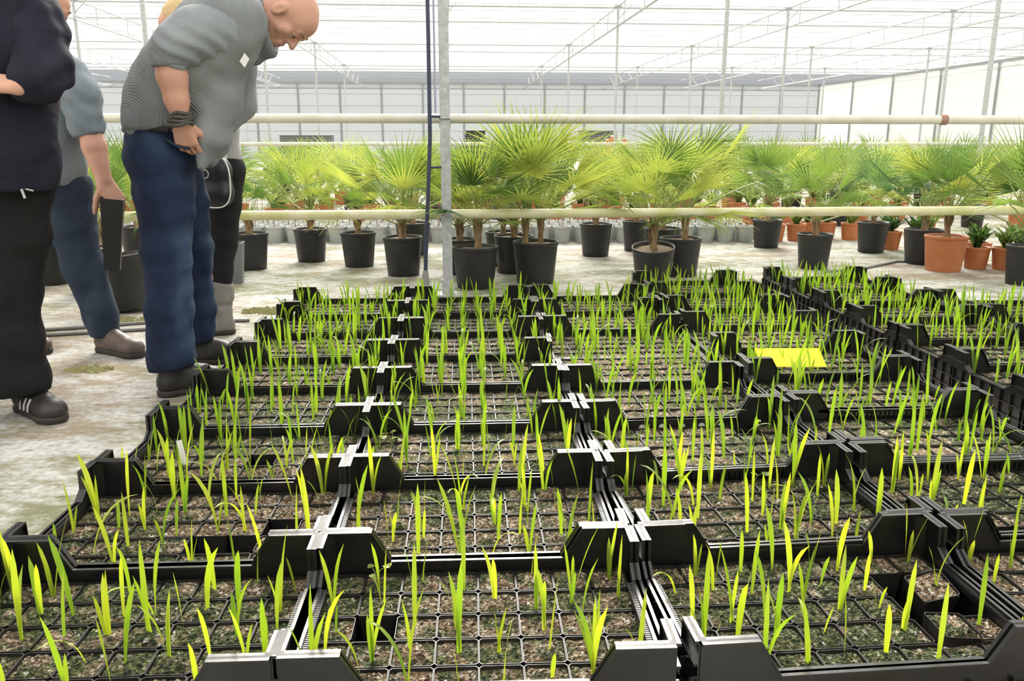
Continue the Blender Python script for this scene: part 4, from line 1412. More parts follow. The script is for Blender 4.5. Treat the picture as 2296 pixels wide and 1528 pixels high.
def head_prims(o, f, u, s=1.0):
    """head at ear level o, looking along f, crown along u; returns solid prims, carved prims, frame"""
    f = Vector(f).normalized(); u = Vector(u); u = (u - f * u.dot(f)).normalized(); l = u.cross(f)
    A = np.array([list(f), list(l), list(u)])
    def W(x, y, z): return tuple(Vector(o) + (f * x + l * y + u * z) * s)
    def E3(c, r): return ('e', W(*c), tuple(q * s for q in r), A)
    def Cc(a, b, ra, rb, k=0.014): return ('c', W(*a), W(*b), ra * s, rb * s, k * s)
    S = [E3((-0.004, 0, 0.052), (0.098, 0.077, 0.083)), E3((0.040, 0, -0.008), (0.056, 0.060, 0.080)), E3((0.052, 0, 0.055), (0.048, 0.062, 0.055)),
         Cc((0.015, 0.046, -0.040), (0.072, 0.014, -0.084), 0.024, 0.020), Cc((0.015, -0.046, -0.040), (0.072, -0.014, -0.084), 0.024, 0.020),
         Cc((0.080, -0.008, -0.086), (0.080, 0.008, -0.086), 0.019, 0.019), Cc((0.083, -0.036, 0.040), (0.092, 0.0, 0.040), 0.013, 0.015, 0.010), Cc((0.083, 0.036, 0.040), (0.092, 0.0, 0.040), 0.013, 0.015, 0.010),
         Cc((0.090, 0, 0.030), (0.116, 0, -0.010), 0.008, 0.0125, 0.008), Cc((0.098, -0.012, -0.014), (0.098, 0.012, -0.014), 0.009, 0.009, 0.006),
         Cc((0.090, -0.020, -0.043), (0.090, 0.020, -0.043), 0.010, 0.010, 0.008), Cc((0.088, -0.018, -0.056), (0.088, 0.018, -0.056), 0.010, 0.010, 0.008),
         Cc((0.062, -0.046, 0.0), (0.05, -0.05, -0.02), 0.020, 0.018), Cc((0.062, 0.046, 0.0), (0.05, 0.05, -0.02), 0.020, 0.018),
         E3((-0.008, 0.080, 0.004), (0.020, 0.009, 0.033)), E3((-0.008, -0.080, 0.004), (0.020, 0.009, 0.033)),
         Cc((-0.028, 0, -0.02), (-0.052, 0, -0.15), 0.058, 0.064, 0.03)]
    B = [E3((0.103, 0.032, 0.018), (0.014, 0.017, 0.011)), E3((0.103, -0.032, 0.018), (0.014, 0.017, 0.011)),
         E3((-0.002, 0.091, 0.006), (0.011, 0.007, 0.020)), E3((-0.002, -0.091, 0.006), (0.011, 0.007, 0.020)), E3((0.104, 0, -0.0495), (0.012, 0.022, 0.0022))]
    return S, B, W, E3, Cc


def face_parts(parent, W, E3, Cc, s=1.0, sides=(-1, 1), lips=True):
    for sd in sides:
        e = skinned('eye', [E3((0.081, sd * 0.032, 0.018), (0.0115, 0.0115, 0.0115))], 0.0025, M['eye_white'], parent, 0.002, 1)
        skinned('iris', [E3((0.0925, sd * 0.032, 0.015), (0.0045, 0.006, 0.006))], 0.0016, M['eye_dark'], e if False else parent, 0.002, 1)
        skinned('eyelid', [Cc((0.089, sd * 0.020, 0.022), (0.090, sd * 0.033, 0.025), 0.005, 0.006, 0.004), Cc((0.090, sd * 0.033, 0.025), (0.083, sd * 0.045, 0.020), 0.006, 0.004, 0.004)], 0.0022, M['skin'], parent, 0.004, 1)
        skinned('eyebrow', [Cc((0.101, sd * 0.016, 0.044), (0.100, sd * 0.034, 0.049), 0.0045, 0.004, 0.004), Cc((0.100, sd * 0.034, 0.049), (0.088, sd * 0.050, 0.044), 0.004, 0.002, 0.004)], 0.0022, M['brow'], parent, 0.004, 1)
    if lips:
        skinned('lips', [Cc((0.0955, -0.018, -0.0445), (0.0985, 0, -0.0435), 0.0045, 0.0058, 0.003), Cc((0.0985, 0, -0.0435), (0.0955, 0.018, -0.0445), 0.0058, 0.0045, 0.003),
                         Cc((0.0935, -0.016, -0.055), (0.0965, 0, -0.0565), 0.0045, 0.0062, 0.003), Cc((0.0965, 0, -0.0565), (0.0935, 0.016, -0.055), 0.0062, 0.0045, 0.003)], 0.002, M['lip'], parent, 0.003, 1)


def hand_prims(wrist, fdir, back, thumb_side, curl=(0.3, 0.35, 0.4, 0.45), thumb_out=0.6, s=1.0, tc=0.3):
    """palm and five fingers; fdir along the fingers, back = out of the back of the hand, thumb_side +1/-1"""
    f = Vector(fdir).normalized(); b = Vector(back); b = (b - f * b.dot(f)).normalized(); t = f.cross(b) * thumb_side
    w = Vector(wrist)
    P = []
    def at_(x, y, z): return w + (f * x + t * y + b * z) * s
    for y in (-0.030, -0.010, 0.010, 0.030):
        P.append(('c', tuple(at_(0.0, y * 0.55, 0)), tuple(at_(0.088 - abs(y) * 0.12, y, 0.002)), 0.016 * s, 0.0125 * s, 0.010 * s))
    lens = (0.036, 0.044, 0.047, 0.042)
    for k, y in enumerate((-0.031, -0.0105, 0.0105, 0.031)):
        p = at_(0.086 - abs(y) * 0.12, y, 0.002); a = 0.0
        L = lens[k]
        r = 0.0098 if k else 0.0085
        for j, q in enumerate((1.0, 0.66, 0.52)):
            a += curl[k] * (1.0 if j else 0.9)
            d = f * math.cos(a) - b * math.sin(a) + t * (y * 1.2)
            p2 = p + d.normalized() * L * q * s
            P.append(('c', tuple(p), tuple(p2), r * s, r * 0.88 * s, 0.004 * s)); p = p2; r *= 0.88
    p = at_(0.022, 0.022, -0.004)
    d1 = (f * 0.62 + t * thumb_out - b * tc).normalized(); p2 = p + d1 * 0.045 * s
    d2 = (f * 0.85 + t * thumb_out * 0.5 - b * (tc + 0.25)).normalized(); p3 = p2 + d2 * 0.034 * s
    d3 = (f * 0.9 + t * thumb_out * 0.2 - b * (tc + 0.45)).normalized(); p4 = p3 + d3 * 0.027 * s
    P += [('c', tuple(p), tuple(p2), 0.017 * s, 0.013 * s, 0.010 * s), ('c', tuple(p2), tuple(p3), 0.0125 * s, 0.011 * s, 0.005 * s), ('c', tuple(p3), tuple(p4), 0.011 * s, 0.009 * s, 0.004 * s)]
    return P


def shoe(parent_name, loc, yaw, label_kind, mat, stripes=False, boot=0.0, person=None, size=1.0):
    """shoe standing on the floor, heel at loc, toe along yaw; becomes a child of the person"""
    c, s_ = math.cos(yaw), math.sin(yaw)
    o = Vector(person.location)
    def W(x, y, z): return (loc[0] + (c * x - s_ * y) * size, loc[1] + (s_ * x + c * y) * size, z * size)
    A = np.array([[c, s_, 0], [-s_, c, 0], [0, 0, 1]])
    up = [('c', W(0.035, 0, 0.045), W(0.10, 0, 0.048), 0.040, 0.043), ('c', W(0.10, 0, 0.048), W(0.235, 0, 0.040), 0.043, 0.040), ('e', W(0.225, 0.002, 0.038), (0.058, 0.048, 0.034), A),
          ('c', W(0.045, 0, 0.06), W(0.05, 0, 0.115 + boot), 0.040, 0.047), ('c', W(0.06, 0, 0.09), W(0.16, 0, 0.065), 0.038, 0.034)]
    ob = skinned(label_kind, up, 0.006, mat, person, 0.02, 2, clip=[((0, 0, 0.020), (0, 0, -1))])
    so = [('c', W(0.036, 0, 0.014), W(0.11, 0, 0.014), 0.043, 0.040), ('c', W(0.11, 0, 0.014), W(0.225, 0, 0.016), 0.041, 0.050), ('c', W(0.225, 0, 0.016), W(0.245, 0, 0.018), 0.050, 0.042)]
    P, Q = grow(so, 0.006, 0.015, clip=[((0, 0, 0.001), (0, 0, -1)), ((0, 0, 0.026), (0, 0, 1))])
    inst('sole', np_mesh('sole', relax(P, Q, 1) - np.array(o), Q, M['sole'], smooth=True), ob)
    q = MB()
    for k in range(4):
        x = 0.115 + 0.026 * k
        z = 0.098 - 0.007 * k
        pts = [Vector(W(x - 0.005, -0.026, z - 0.012)), Vector(W(x, 0, z + 0.004)), Vector(W(x + 0.005, 0.026, z - 0.012))]
        q.tube([p - o for p in pts], 0.0028, 5)
    q.build('lace', M['lace'], ob)
    if stripes:
        for sd in (-1, 1):
            for k in range(3):
                x = 0.10 + 0.028 * k
                pts = [Vector(W(x, sd * 0.0455, 0.030)), Vector(W(x + 0.008, sd * 0.046, 0.052)), Vector(W(x + 0.016, sd * 0.037, 0.076))]
                q = MB(); q.tube([p - o for p in pts], 0.0045, 5)
                q.build('stripe', M['stripe'], ob)
    return ob


def folds(amp, f, seed=0.0):
    def d(X, Y, Z):
        return amp * (np.sin(X * f * 0.7 + Z * f + seed + 1.5 * np.sin(Y * f * 0.5)) * np.sin(Z * f * 0.55 - Y * f * 0.6 + 1.3 * np.sin(X * f * 0.6 + seed)))
    return d


# ---- the man bending over the crates
Yc = 3.26
m3 = empty('person', (-1.06, Yc, 0))
tag(m3, 'bald man in grey ribbed cardigan and jeans bending over the crates', 'person')
ear = at(636, 34, Yc)
fdir, udir = Vector((0.30, -0.06, -0.954)), Vector((0.954, 0.0, 0.30))
HS, HB, W, E3, Cc = head_prims(ear, fdir, udir, 0.97)
wr = at(404, 262, 3.0)
elb = at(378, 132, 2.985)
arm = chain([(elb, 0.046), (elb.lerp(wr, 0.3), 0.050), (elb.lerp(wr, 0.7), 0.040), (wr, 0.030)])
hand = hand_prims(at(404, 268, 3.005), (0.06, 0.42, -1), (-0.15, -1.0, -0.42), -1, (0.5, 0.5, 0.5, 0.45), 0.35, 1.0)
inner = chain([(at(365, 330, Yc), 0.11), (at(400, 210, Yc), 0.12), (at(500, 90, Yc), 0.12), (at(560, 50, Yc), 0.07)]) + \
    chain([(at(372, 345, 3.15), 0.09), (at(372, 560, 3.12), 0.06), (at(380, 780, 3.06), 0.04)]) + chain([(at(385, 345, 3.38), 0.09), (at(428, 560, 3.42), 0.06), (at(438, 745, 3.48), 0.04)]) + \
    chain([(at(492, 72, 3.06), 0.06), (elb, 0.046)])
merged('body', [(lambda b: (relax(b[0], b[1], 1), b[1]))(grow(HS, 0.004, 0.016, sub=HB)), (lambda b: (relax(b[0], b[1], 2), b[1]))(grow(arm + hand, 0.0045, 0.014)), grow(inner, 0.014, 0.03)], M['skin'], m3)
face_parts(m3, W, E3, Cc)
# jeans
jeans = chain([(at(366, 350, 3.15), 0.120), (at(370, 450, 3.13), 0.100), (at(374, 565, 3.10), 0.083), (at(380, 690, 3.07), 0.082), (at(384, 800, 3.05), 0.079), (at(385, 846, 3.04), 0.082)]) + \
    chain([(at(384, 350, 3.37), 0.112), (at(406, 450, 3.39), 0.098), (at(428, 565, 3.42), 0.082), (at(434, 690, 3.46), 0.082), (at(438, 800, 3.50), 0.086), (at(440, 815, 3.50), 0.088)]) + \
    [('c', tuple(at(348, 352, 3.18)), tuple(at(352, 352, 3.36)), 0.112, 0.108), ('c', tuple(at(363, 300, 3.17)), tuple(at(367, 300, 3.36)), 0.112, 0.108)]
jo = skinned('jeans', jeans, 0.009, M['denim'], m3, 0.035, 2, disp=folds(0.006, 44, 0.4), clip=[(tuple(at(363, 283, Yc)), (0, 0, 1)), ((-1.13, 3.05, 0.105), (0.12, 0, -1))])
# pocket edge and stitching
q = MB()
off = Vector(m3.location)
q.tube([at(u, v, y) - off for u, v, y in ((372, 312, 3.048), (395, 327, 3.028), (420, 333, 3.035), (438, 330, 3.07))], 0.005, 6); q.build('pocket_edge', M['denim_grey'], jo, loc=(0, 0, 0))
for k in range(3):
    q = MB(); q.tube([at(u, v + 5 * k, y) - off for u, v, y in ((284, 334, 3.17), (296, 340, 3.09), (315, 347, 3.055), (327, 349, 3.045))], 0.0016, 4); q.build('stitching', M['thread'], jo)
q = MB(); q.tube([at(u, v, y) - off for u, v, y in ((279, 291, 3.22), (300, 289, 3.09), (345, 290, 3.05), (380, 291, 3.045))], 0.012, 6); q.build('belt', M['belt'], m3)
# cardigan
def spread(u, v, y0, y1, r, k=None):
    return ('c', tuple(at(u, v, y0)), tuple(at(u, v, y1)), r, r) + ((k,) if k else ())
card = [spread(362, 278, 3.18, 3.34, 0.126), spread(358, 235, 3.17, 3.35, 0.118), spread(385, 190, 3.16, 3.36, 0.140), spread(432, 140, 3.15, 3.37, 0.150), spread(478, 85, 3.13, 3.39, 0.145), spread(520, 50, 3.12, 3.40, 0.120),
        ('c', tuple(at(512, 120, 3.15)), tuple(at(498, 225, 3.14)), 0.070, 0.062), ('c', tuple(at(512, 120, 3.38)), tuple(at(498, 225, 3.40)), 0.070, 0.062),
        ('c', tuple(at(498, 225, 3.14)), tuple(at(482, 310, 3.13)), 0.062, 0.046), ('c', tuple(at(498, 225, 3.40)), tuple(at(480, 320, 3.40)), 0.062, 0.046),
        ('c', tuple(at(478, 310, 3.13)), tuple(at(456, 372, 3.12)), 0.044, 0.016), ('c', tuple(at(470, 215, 3.13)), tuple(at(458, 300, 3.09)), 0.055, 0.03),
        ('c', tuple(at(480, 320, 3.40)), tuple(at(470, 360, 3.36)), 0.05, 0.03),
        ('c', tuple(at(447, 290, 3.07)), tuple(at(451, 374, 3.08)), 0.018, 0.013)]
skinned('cardigan', card, 0.008, M['knit_grey'], m3, 0.05, 2, disp=folds(0.0035, 38, 1.0), sub=[('c', tuple(at(428, 258, 3.03)), tuple(at(433, 392, 3.04)), 0.014, 0.026)])
# ribbed waistband at his back
band = [spread(361, 262, 3.17, 3.35, 0.129), spread(362, 284, 3.17, 3.35, 0.127)]
skinned('waistband', band, 0.008, M['knit_rib'], m3, 0.03, 1, clip=[(tuple(at(362, 293, Yc)), (0, 0, -1)), (tuple(at(362, 240, Yc)), (0, 0, 1)), (tuple(at(408, 262, Yc)), (1, 0, 0))])
# sleeve with pushed-up folds
def sleeve_folds(X, Y, Z):
    return 0.0055 * np.sin((X * 0.55 + Z * 0.95) * 120 + 2 * np.sin(Y * 25)) * np.clip((1.33 - Z) / 0.12, 0, 1)
sl = chain([(at(500, 66, 3.08), 0.098), (at(440, 78, 3.03), 0.088), (at(395, 105, 2.99), 0.072), (at(385, 120, 2.985), 0.060)])
skinned('sleeve', sl, 0.006, M['knit_sleeve'], m3, 0.03, 1, disp=sleeve_folds)
cf = chain([(at(381, 108, 2.985), 0.066), (at(384, 160, 2.985), 0.060)])
skinned('cuff', cf, 0.006, M['knit_rib'], m3, 0.02, 1, clip=[(tuple(at(384, 150, 2.985)), (0.05, 0, -1)), (tuple(at(381, 98, 2.985)), (-0.2, 0, 1))])
sl2 = chain([(at(520, 66, 3.43), 0.085), (at(535, 150, 3.48), 0.065), (at(541, 235, 3.50), 0.055), (at(500, 285, 3.45), 0.045)])
skinned('sleeve', sl2, 0.009, M['knit_sleeve'], m3, 0.03, 2)
# collar
axn = Vector((0.80, 0, 0.12)).normalized()
cp = at(577, 58, Yc)
col = []
for k in range(14):
    a = 2 * PI * k / 14; b = 2 * PI * (k + 1) / 14
    s1 = Vector((0, 1, 0)); s2 = axn.cross(s1)
    p1 = cp + (s1 * math.cos(a) * 0.075 + s2 * math.sin(a) * 0.098); p2 = cp + (s1 * math.cos(b) * 0.075 + s2 * math.sin(b) * 0.098)
    col += [('c', tuple(p1), tuple(p2), 0.018, 0.018), ('c', tuple(p1 + axn * 0.030), tuple(p2 + axn * 0.030), 0.016, 0.016), ('c', tuple(p1 - axn * 0.035 + (p1 - cp) * 0.12), tuple(p2 - axn * 0.035 + (p2 - cp) * 0.12), 0.022, 0.022)]
skinned('collar', col, 0.007, M['knit_rib'], m3, 0.02, 1)
# front band with buttons, name sticker, bracelet
q = MB()
for (u, v, y) in ((440, 262, 3.062),):
    p = at(u, v, y) - off
    q2 = MB(); q2.tube([p + Vector((0, 0.006, 0)), p + Vector((0, -0.006, 0))], 0.013, 14); q2.build('button', M['button'], m3)
p = at(548, 135, 3.045) - off
q = MB(); a_ = 0.024
q.add([p + Vector((0.002, 0, a_)), p + Vector((-0.017, 0, -0.004)), p + Vector((-0.001, 0, -a_)), p + Vector((0.017, 0, 0.004)), p + Vector((0.002, 0.003, a_)), p + Vector((-0.017, 0.003, -0.004)), p + Vector((-0.001, 0.003, -a_)), p + Vector((0.017, 0.003, 0.004))],
      [(0, 1, 2, 3), (7, 6, 5, 4), (0, 4, 5, 1), (1, 5, 6, 2), (2, 6, 7, 3), (3, 7, 4, 0)])
st = q.build('name_sticker', M['white_plastic'], m3)
q = MB()
wx = Vector((1, 0, 0.12)).normalized(); wy = Vector((0, 1, 0))
for k, (v, rr) in enumerate(((256, 0.036), (264, 0.037), (272, 0.038), (280, 0.040))):
    c_ = at(404, v, 2.995) - off
    pts = [c_ + wx * math.cos(2 * PI * i / 20) * rr + wy * math.sin(2 * PI * i / 20) * rr * 0.85 + Vector((0, 0, 0.004 * math.sin(6 * PI * i / 20 + k))) for i in range(21)]
    q.tube(pts, 0.007, 6)
q.build('bracelet', M['bracelet'], m3)
for (l_, yw) in ((at(386, 846, 3.05), R_(34)), (at(436, 815, 3.50), R_(4))):
    shoe('shoe', (l_.x - 0.055 * math.cos(yw), l_.y - 0.055 * math.sin(yw), 0), yw, 'shoe', M['shoe_black'], person=m3, boot=0.05, size=1.06)

# ---- the man at the left edge in the dark jacket
Ya = 2.82
m1 = empty('person', (-1.52, Ya, 0))
tag(m1, 'person in dark navy jacket and black trousers at the left edge', 'person')
HS, HB, W, E3, Cc = head_prims(at(20, -150, Ya), (0.25, -0.95, -0.15), (0, 0, 1), 1.0)
hp = hand_prims(at(44, 191, 2.59), (-1, -0.12, 0.05), (0.05, -0.6, 0.8), 1, (0.5, 0.55, 0.55, 0.5), 0.4, 1.0)
fa = chain([(at(100, 165, 2.70), 0.042), (at(44, 191, 2.59), 0.031)])
inner = chain([(at(20, 380, Ya), 0.12), (at(20, 60, Ya), 0.13), (at(20, -60, Ya), 0.07)]) + chain([(at(45, 430, Ya), 0.08), (at(48, 820, Ya), 0.040)]) + chain([(at(-40, 430, Ya), 0.08), (at(-70, 820, Ya), 0.040)])
merged('body', [(lambda b: (relax(b[0], b[1], 1), b[1]))(grow(HS, 0.006, 0.016, sub=HB)), (lambda b: (relax(b[0], b[1], 1), b[1]))(grow(fa + hp, 0.005, 0.014)), grow(inner, 0.014, 0.03)], M['skin'], m1)
face_parts(m1, W, E3, Cc)
skinned('hair', [E3((-0.022, 0, 0.062), (0.094, 0.086, 0.084))], 0.007, M['hair_grey'], m1, 0.02, 1)
jk = [spread(0, -20, 2.78, 2.88, 0.145), spread(5, 120, 2.76, 2.88, 0.145), spread(20, 240, 2.76, 2.88, 0.135), spread(26, 330, 2.76, 2.90, 0.138), spread(28, 400, 2.76, 2.90, 0.130),
      ('c', tuple(at(-90, -50, Ya)), tuple(at(42, -45, Ya)), 0.085, 0.085), ('c', tuple(at(-50, 200, Ya)), tuple(at(48, 200, Ya)), 0.11, 0.10), ('c', tuple(at(-60, 370, Ya)), tuple(at(45, 370, Ya)), 0.10, 0.09)]
skinned('jacket', jk, 0.009, M['navy_jacket'], m1, 0.05, 2, disp=folds(0.005, 30, 2.0), clip=[(tuple(at(20, 425, Ya)), (0, 0, -1))])
sv = chain([(at(42, -30, 2.80), 0.088), (at(80, 70, 2.76), 0.086), (at(98, 150, 2.71), 0.080), (at(82, 176, 2.66), 0.072), (at(62, 186, 2.62), 0.060)])
skinned('sleeve', sv, 0.007, M['navy_jacket'], m1, 0.03, 2, disp=folds(0.006, 55, 0.3))
sv = chain([(at(-90, -30, 2.80), 0.085), (at(-130, 100, 2.78), 0.075), (at(-90, 190, 2.62), 0.062)])
skinned('sleeve', sv, 0.010, M['navy_jacket'], m1, 0.03, 2)
tr_ = chain([(at(42, 420, Ya), 0.098), (at(44, 520, Ya), 0.088), (at(34, 640, Ya), 0.078), (at(40, 760, Ya), 0.076), (at(50, 850, Ya), 0.080), (at(54, 900, Ya), 0.082)]) + \
    chain([(at(-40, 420, Ya), 0.10), (at(-60, 640, Ya), 0.08), (at(-75, 880, 2.78), 0.09)]) + [('c', tuple(at(-40, 415, Ya)), tuple(at(42, 415, Ya)), 0.105, 0.10)]
skinned('trousers', tr_, 0.009, M['black_cloth'], m1, 0.035, 2, disp=folds(0.005, 30, 0.9), clip=[((-1.5, 2.82, 0.085), (0.15, -0.1, -1))])
l_ = at(60, 890, 2.88)
shoe('shoe', (l_.x - 0.05 * math.cos(R_(-40)), l_.y - 0.05 * math.sin(R_(-40)), 0), R_(-40), 'shoe', M['shoe_black'], True, person=m1, boot=0.05)
shoe('shoe', ground(-60, 912), R_(-95), 'shoe', M['shoe_black'], True, person=m1)
off1 = Vector(m1.location)
q = MB(); q.tube([at(48, 424, 2.66) - off1, at(56, 445, 2.66) - off1], 0.004, 6); q.tube([at(40, 420, 2.665) - off1, at(75, 428, 2.67) - off1], 0.003, 5); q.build('zip_pull', M['steel'], m1)

# ---- the man in the blue-grey sweater striding behind
Yb = 3.80
m2 = empty('person', (-1.82, Yb, 0))
tag(m2, 'grey-haired man in blue-grey sweater and jeans gripping a black pot', 'person')
HS, HB, W, E3, Cc = head_prims(at(92, 24, Yb), (0.85, -0.25, -0.45), (0.35, 0, 0.9), 1.0)
el2, wr2 = at(200, 290, 3.62), at(233, 405, 3.58)
arm2 = chain([(el2, 0.046), (el2.lerp(wr2, 0.35), 0.048), (wr2, 0.031)])
hp = hand_prims(wr2, (0.42, 0.02, -0.9), (0.75, -0.55, 0.35), 1, (0.55, 0.6, 0.6, 0.6), 0.55, 1.08, 0.6)
inner = chain([(at(135, 410, Yb), 0.11), (at(130, 200, Yb), 0.12), (at(128, 130, Yb), 0.06)]) + chain([(at(150, 430, 3.76), 0.08), (at(190, 600, 3.74), 0.055), (at(222, 705, 3.73), 0.04)]) + \
    chain([(at(105, 430, 3.92), 0.08), (at(45, 600, 3.95), 0.055), (at(30, 780, 4.0), 0.042)]) + chain([(at(170, 180, 3.68), 0.055), (el2, 0.046)])
merged('body', [(lambda b: (relax(b[0], b[1], 1), b[1]))(grow(HS, 0.005, 0.016, sub=HB)), (lambda b: (relax(b[0], b[1], 1), b[1]))(grow(arm2 + hp, 0.0045, 0.012)), grow(inner, 0.014, 0.03)], M['skin'], m2)
face_parts(m2, W, E3, Cc)
skinned('hair', [E3((-0.028, 0, 0.056), (0.088, 0.084, 0.088))], 0.006, M['hair_grey'], m2, 0.02, 1)
sw = [spread(124, 180, 3.72, 3.90, 0.112), spread(120, 250, 3.72, 3.90, 0.125), spread(120, 330, 3.73, 3.90, 0.122), spread(122, 385, 3.73, 3.90, 0.125), ('c', tuple(at(128, 160, 3.70)), tuple(at(128, 160, 3.92)), 0.085, 0.085)]
skinned('sweater', sw, 0.009, M['knit_blue'], m2, 0.05, 2, disp=folds(0.004, 30, 2.6), clip=[(tuple(at(122, 408, Yb)), (-0.1, 0, -1))])
sv = chain([(at(152, 168, 3.70), 0.085), (at(178, 215, 3.66), 0.078), (at(194, 280, 3.63), 0.066), (at(199, 299, 3.62), 0.060)])
skinned('sleeve', sv, 0.007, M['knit_blue'], m2, 0.03, 2, disp=folds(0.005, 60, 0.3), clip=[(tuple(at(200, 305, 3.62)), (0.15, 0, -1))])
sv = chain([(at(95, 170, 3.95), 0.08), (at(60, 280, 3.98), 0.065), (at(50, 380, 3.9), 0.05)])
skinned('sleeve', sv, 0.010, M['knit_blue'], m2, 0.03, 2)
col = []
for k in range(12):
    a = 2 * PI * k / 12; b = 2 * PI * (k + 1) / 12
    cc = at(108, 118, Yb)
    col.append(('c', (cc.x + 0.062 * math.cos(a), cc.y + 0.062 * math.sin(a), cc.z), (cc.x + 0.062 * math.cos(b), cc.y + 0.062 * math.sin(b), cc.z), 0.018, 0.018))
skinned('collar', col, 0.007, M['knit_blue'], m2, 0.02, 1)
je = chain([(at(146, 420, 3.76), 0.110), (at(160, 500, 3.75), 0.098), (at(189, 600, 3.74), 0.083), (at(224, 700, 3.73), 0.068), (at(236, 748, 3.73), 0.068)]) + \
    chain([(at(108, 420, 3.92), 0.11), (at(70, 520, 3.94), 0.095), (at(42, 620, 3.96), 0.08), (at(30, 770, 4.0), 0.07)]) + [spread(128, 405, 3.74, 3.90, 0.118)]
skinned('jeans', je, 0.009, M['denim_grey'], m2, 0.035, 2, disp=folds(0.005, 36, 1.9), clip=[(tuple(at(122, 392, Yb)), (0, 0, 1)), ((0, 0, 0.075), (0, 0, -1))])
l_ = at(236, 748, 3.73)
shoe('shoe', (l_.x - 0.05 * math.cos(R_(-32)), l_.y - 0.05 * math.sin(R_(-32)), 0), R_(-32), 'shoe', M['shoe_brown'], person=m2, boot=0.03)
shoe('shoe', ground(20, 780), R_(-30), 'shoe', M['shoe_brown'], person=m2)
# the deep black pot he holds by its rim
pp = at(252, 445, 3.57)
q = MB()
q.add([(-0.030, -0.030, -0.30), (0.030, -0.030, -0.30), (0.030, 0.030, -0.30), (-0.030, 0.030, -0.30), (-0.044, -0.044, 0), (0.044, -0.044, 0), (0.044, 0.044, 0), (-0.044, 0.044, 0),
       (-0.040, -0.040, 0), (0.040, -0.040, 0), (0.040, 0.040, 0), (-0.040, 0.040, 0), (-0.032, -0.032, -0.2), (0.032, -0.032, -0.2), (0.032, 0.032, -0.2), (-0.032, 0.032, -0.2)],
      [(3, 2, 1, 0), (0, 1, 5, 4), (1, 2, 6, 5), (2, 3, 7, 6), (3, 0, 4, 7), (4, 5, 9, 8), (5, 6, 10, 9), (6, 7, 11, 10), (7, 4, 8, 11), (8, 9, 13, 12), (9, 10, 14, 13), (10, 11, 15, 14), (11, 8, 12, 15), (12, 13, 14, 15)])
tag(q.build('deep_pot', M['black_pot'], loc=pp, rot=(0.03, 0.10, 0.3)), 'deep square black pot held in the hand of the striding man', 'pot')

# ---- the person behind the bending man
Yd = 4.12
m4 = empty('person', (-1.30, Yd, 0))
tag(m4, 'fair-haired person in pale grey jacket and boots behind the bending man', 'person')
HS, HB, W, E3, Cc = head_prims(at(418, 66, Yd), (-0.75, -0.2, -0.55), (-0.45, 0, 0.85), 0.95)
inner = chain([(at(495, 380, Yd), 0.10), (at(455, 220, Yd), 0.10), (at(425, 120, Yd), 0.06)]) + chain([(at(498, 390, 4.07), 0.07), (at(494, 520, 4.07), 0.055), (at(490, 720, 4.08), 0.04)]) + chain([(at(470, 390, 4.2), 0.07), (at(462, 520, 4.22), 0.055), (at(455, 715, 4.25), 0.04)])
merged('body', [(lambda b: (relax(b[0], b[1], 1), b[1]))(grow(HS, 0.006, 0.016, sub=HB)), grow(inner, 0.014, 0.03)], M['skin'], m4)
face_parts(m4, W, E3, Cc)
skinned('hair', [E3((-0.022, 0, 0.056), (0.098, 0.090, 0.092)), Cc((-0.06, 0, 0.03), (-0.10, 0, -0.06), 0.05, 0.03, 0.03)], 0.006, M['hair_blond'], m4, 0.03, 1)
ja = [spread(500, 345, 4.05, 4.22, 0.085), spread(490, 290, 4.05, 4.22, 0.095), spread(462, 210, 4.05, 4.22, 0.110), spread(436, 140, 4.06, 4.22, 0.090)]
skinned('jacket', ja, 0.009, M['knit_pale'], m4, 0.05, 2, disp=folds(0.004, 30, 0.6), clip=[(tuple(at(500, 372, Yd)), (0, 0, -1))])
sv = chain([(at(460, 150, 4.02), 0.070), (at(510, 205, 3.98), 0.062), (at(531, 252, 3.96), 0.053), (at(500, 275, 3.90), 0.045), (at(460, 290, 3.86), 0.038)])
skinned('sleeve', sv, 0.007, M['knit_grey'], m4, 0.02, 2)
trs = chain([(at(503, 392, 4.06), 0.090), (at(502, 450, 4.06), 0.080), (at(499, 540, 4.07), 0.066), (at(496, 648, 4.08), 0.052)]) + chain([(at(470, 392, 4.20), 0.09), (at(462, 540, 4.22), 0.066), (at(458, 648, 4.24), 0.052)]) + [('c', tuple(at(503, 378, 4.05)), tuple(at(478, 378, 4.20)), 0.092, 0.092)]
skinned('trousers', trs, 0.009, M['dark_cloth'], m4, 0.03, 2, disp=folds(0.004, 36, 0.2))
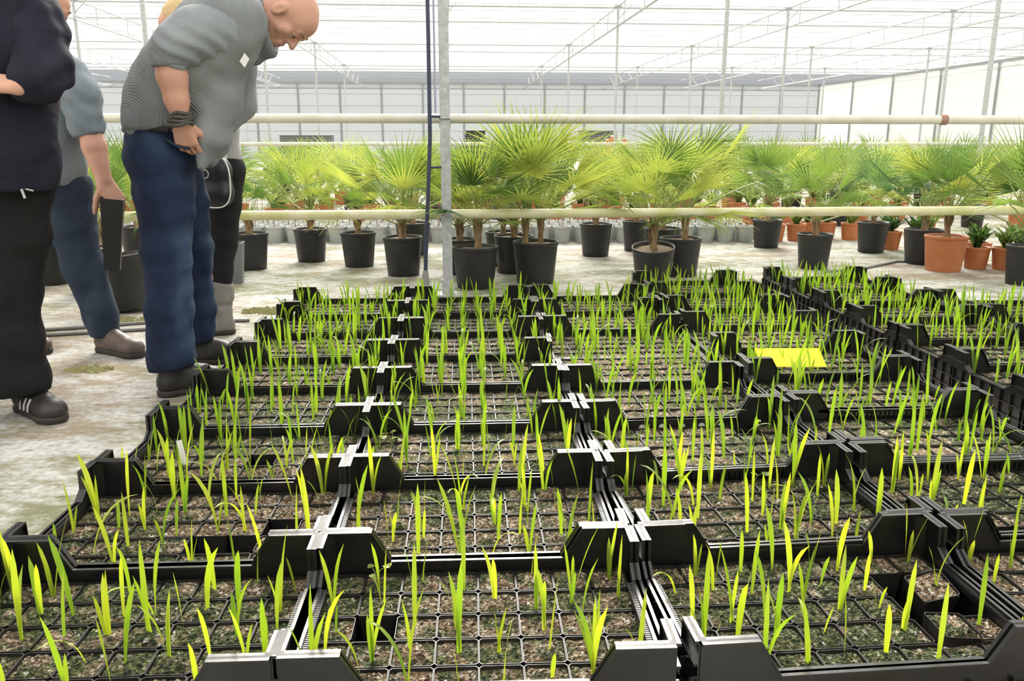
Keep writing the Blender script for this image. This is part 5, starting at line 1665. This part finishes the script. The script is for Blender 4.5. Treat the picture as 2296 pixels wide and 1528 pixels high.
for (u, y, yaw) in ((494, 4.08, 195), (462, 4.24, 188)):
    top_ = at(u, 650, y)
    g_ = Vector((top_.x + 0.0, y, 0))
    bt = shoe('boot', (g_.x + 0.05, g_.y, 0), R_(yaw), 'boot', M['boot'], person=m4, boot=0.02, size=0.9)
    shaft = chain([(Vector((g_.x - 0.005, g_.y, 0.09)), 0.044), (Vector((g_.x, g_.y, 0.15)), 0.048), (top_, 0.058)])
    P, Q = grow(shaft, 0.008, 0.02)
    inst('shaft', np_mesh('shaft', relax(P, Q, 1) - np.array(m4.location), Q, M['boot'], smooth=True), bt)
    P, Q = grow([('c', tuple(top_ + Vector((0, 0, 0.005))), tuple(top_ + Vector((0, 0, -0.03))), 0.066, 0.064)], 0.008, 0.02)
    inst('cuff', np_mesh('cuff', relax(P, Q, 1) - np.array(m4.location), Q, M['boot'], smooth=True), bt)
# shoulder bag with white piping
bp_ = at(484, 405, 3.86)
bag = empty('shoulder_bag', bp_)
tag(bag, 'black shoulder bag with white piping hanging behind the bending man', 'bag')
bx = [('e', (bp_.x, bp_.y, bp_.z), (0.072, 0.035, 0.115), None), ('c', (bp_.x - 0.025, bp_.y, bp_.z - 0.06), (bp_.x + 0.025, bp_.y, bp_.z - 0.06), 0.05, 0.05), ('c', (bp_.x - 0.02, bp_.y, bp_.z + 0.05), (bp_.x + 0.02, bp_.y, bp_.z + 0.05), 0.05, 0.05)]
skinned('bag_body', bx, 0.007, M['bag'], bag, 0.03, 2)
q = MB()
q.tube([(0.074 * math.copysign(abs(math.cos(a)) ** 0.7, math.cos(a)), -0.040, 0.115 * math.copysign(abs(math.sin(a)) ** 0.7, math.sin(a)) - 0.004) for a in [2 * PI * i / 40 for i in range(41)]], 0.0035, 6, cap=False)
q.build('piping', M['white_plastic'], bag)
q = MB(); q.tube([(0.03, 0, 0.10), (0.055, 0.02, 0.17), (0.04, 0.10, 0.32), (-0.02, 0.18, 0.52)], 0.009, 6); q.build('strap', M['bag'], bag)
q = MB(); q.tube([(-0.03 + 0.014 * math.cos(a), -0.05, 0.03 + 0.018 * math.sin(a)) for a in [2 * PI * i / 14 for i in range(15)]], 0.003, 5, cap=False); q.build('ring', M['steel'], bag)
q = MB(); q.tube([(0.055, -0.02, 0.10), (0.06, -0.03, 0.13), (0.055, -0.02, 0.16)], 0.007, 6); q.build('buckle', M['white_plastic'], bag)
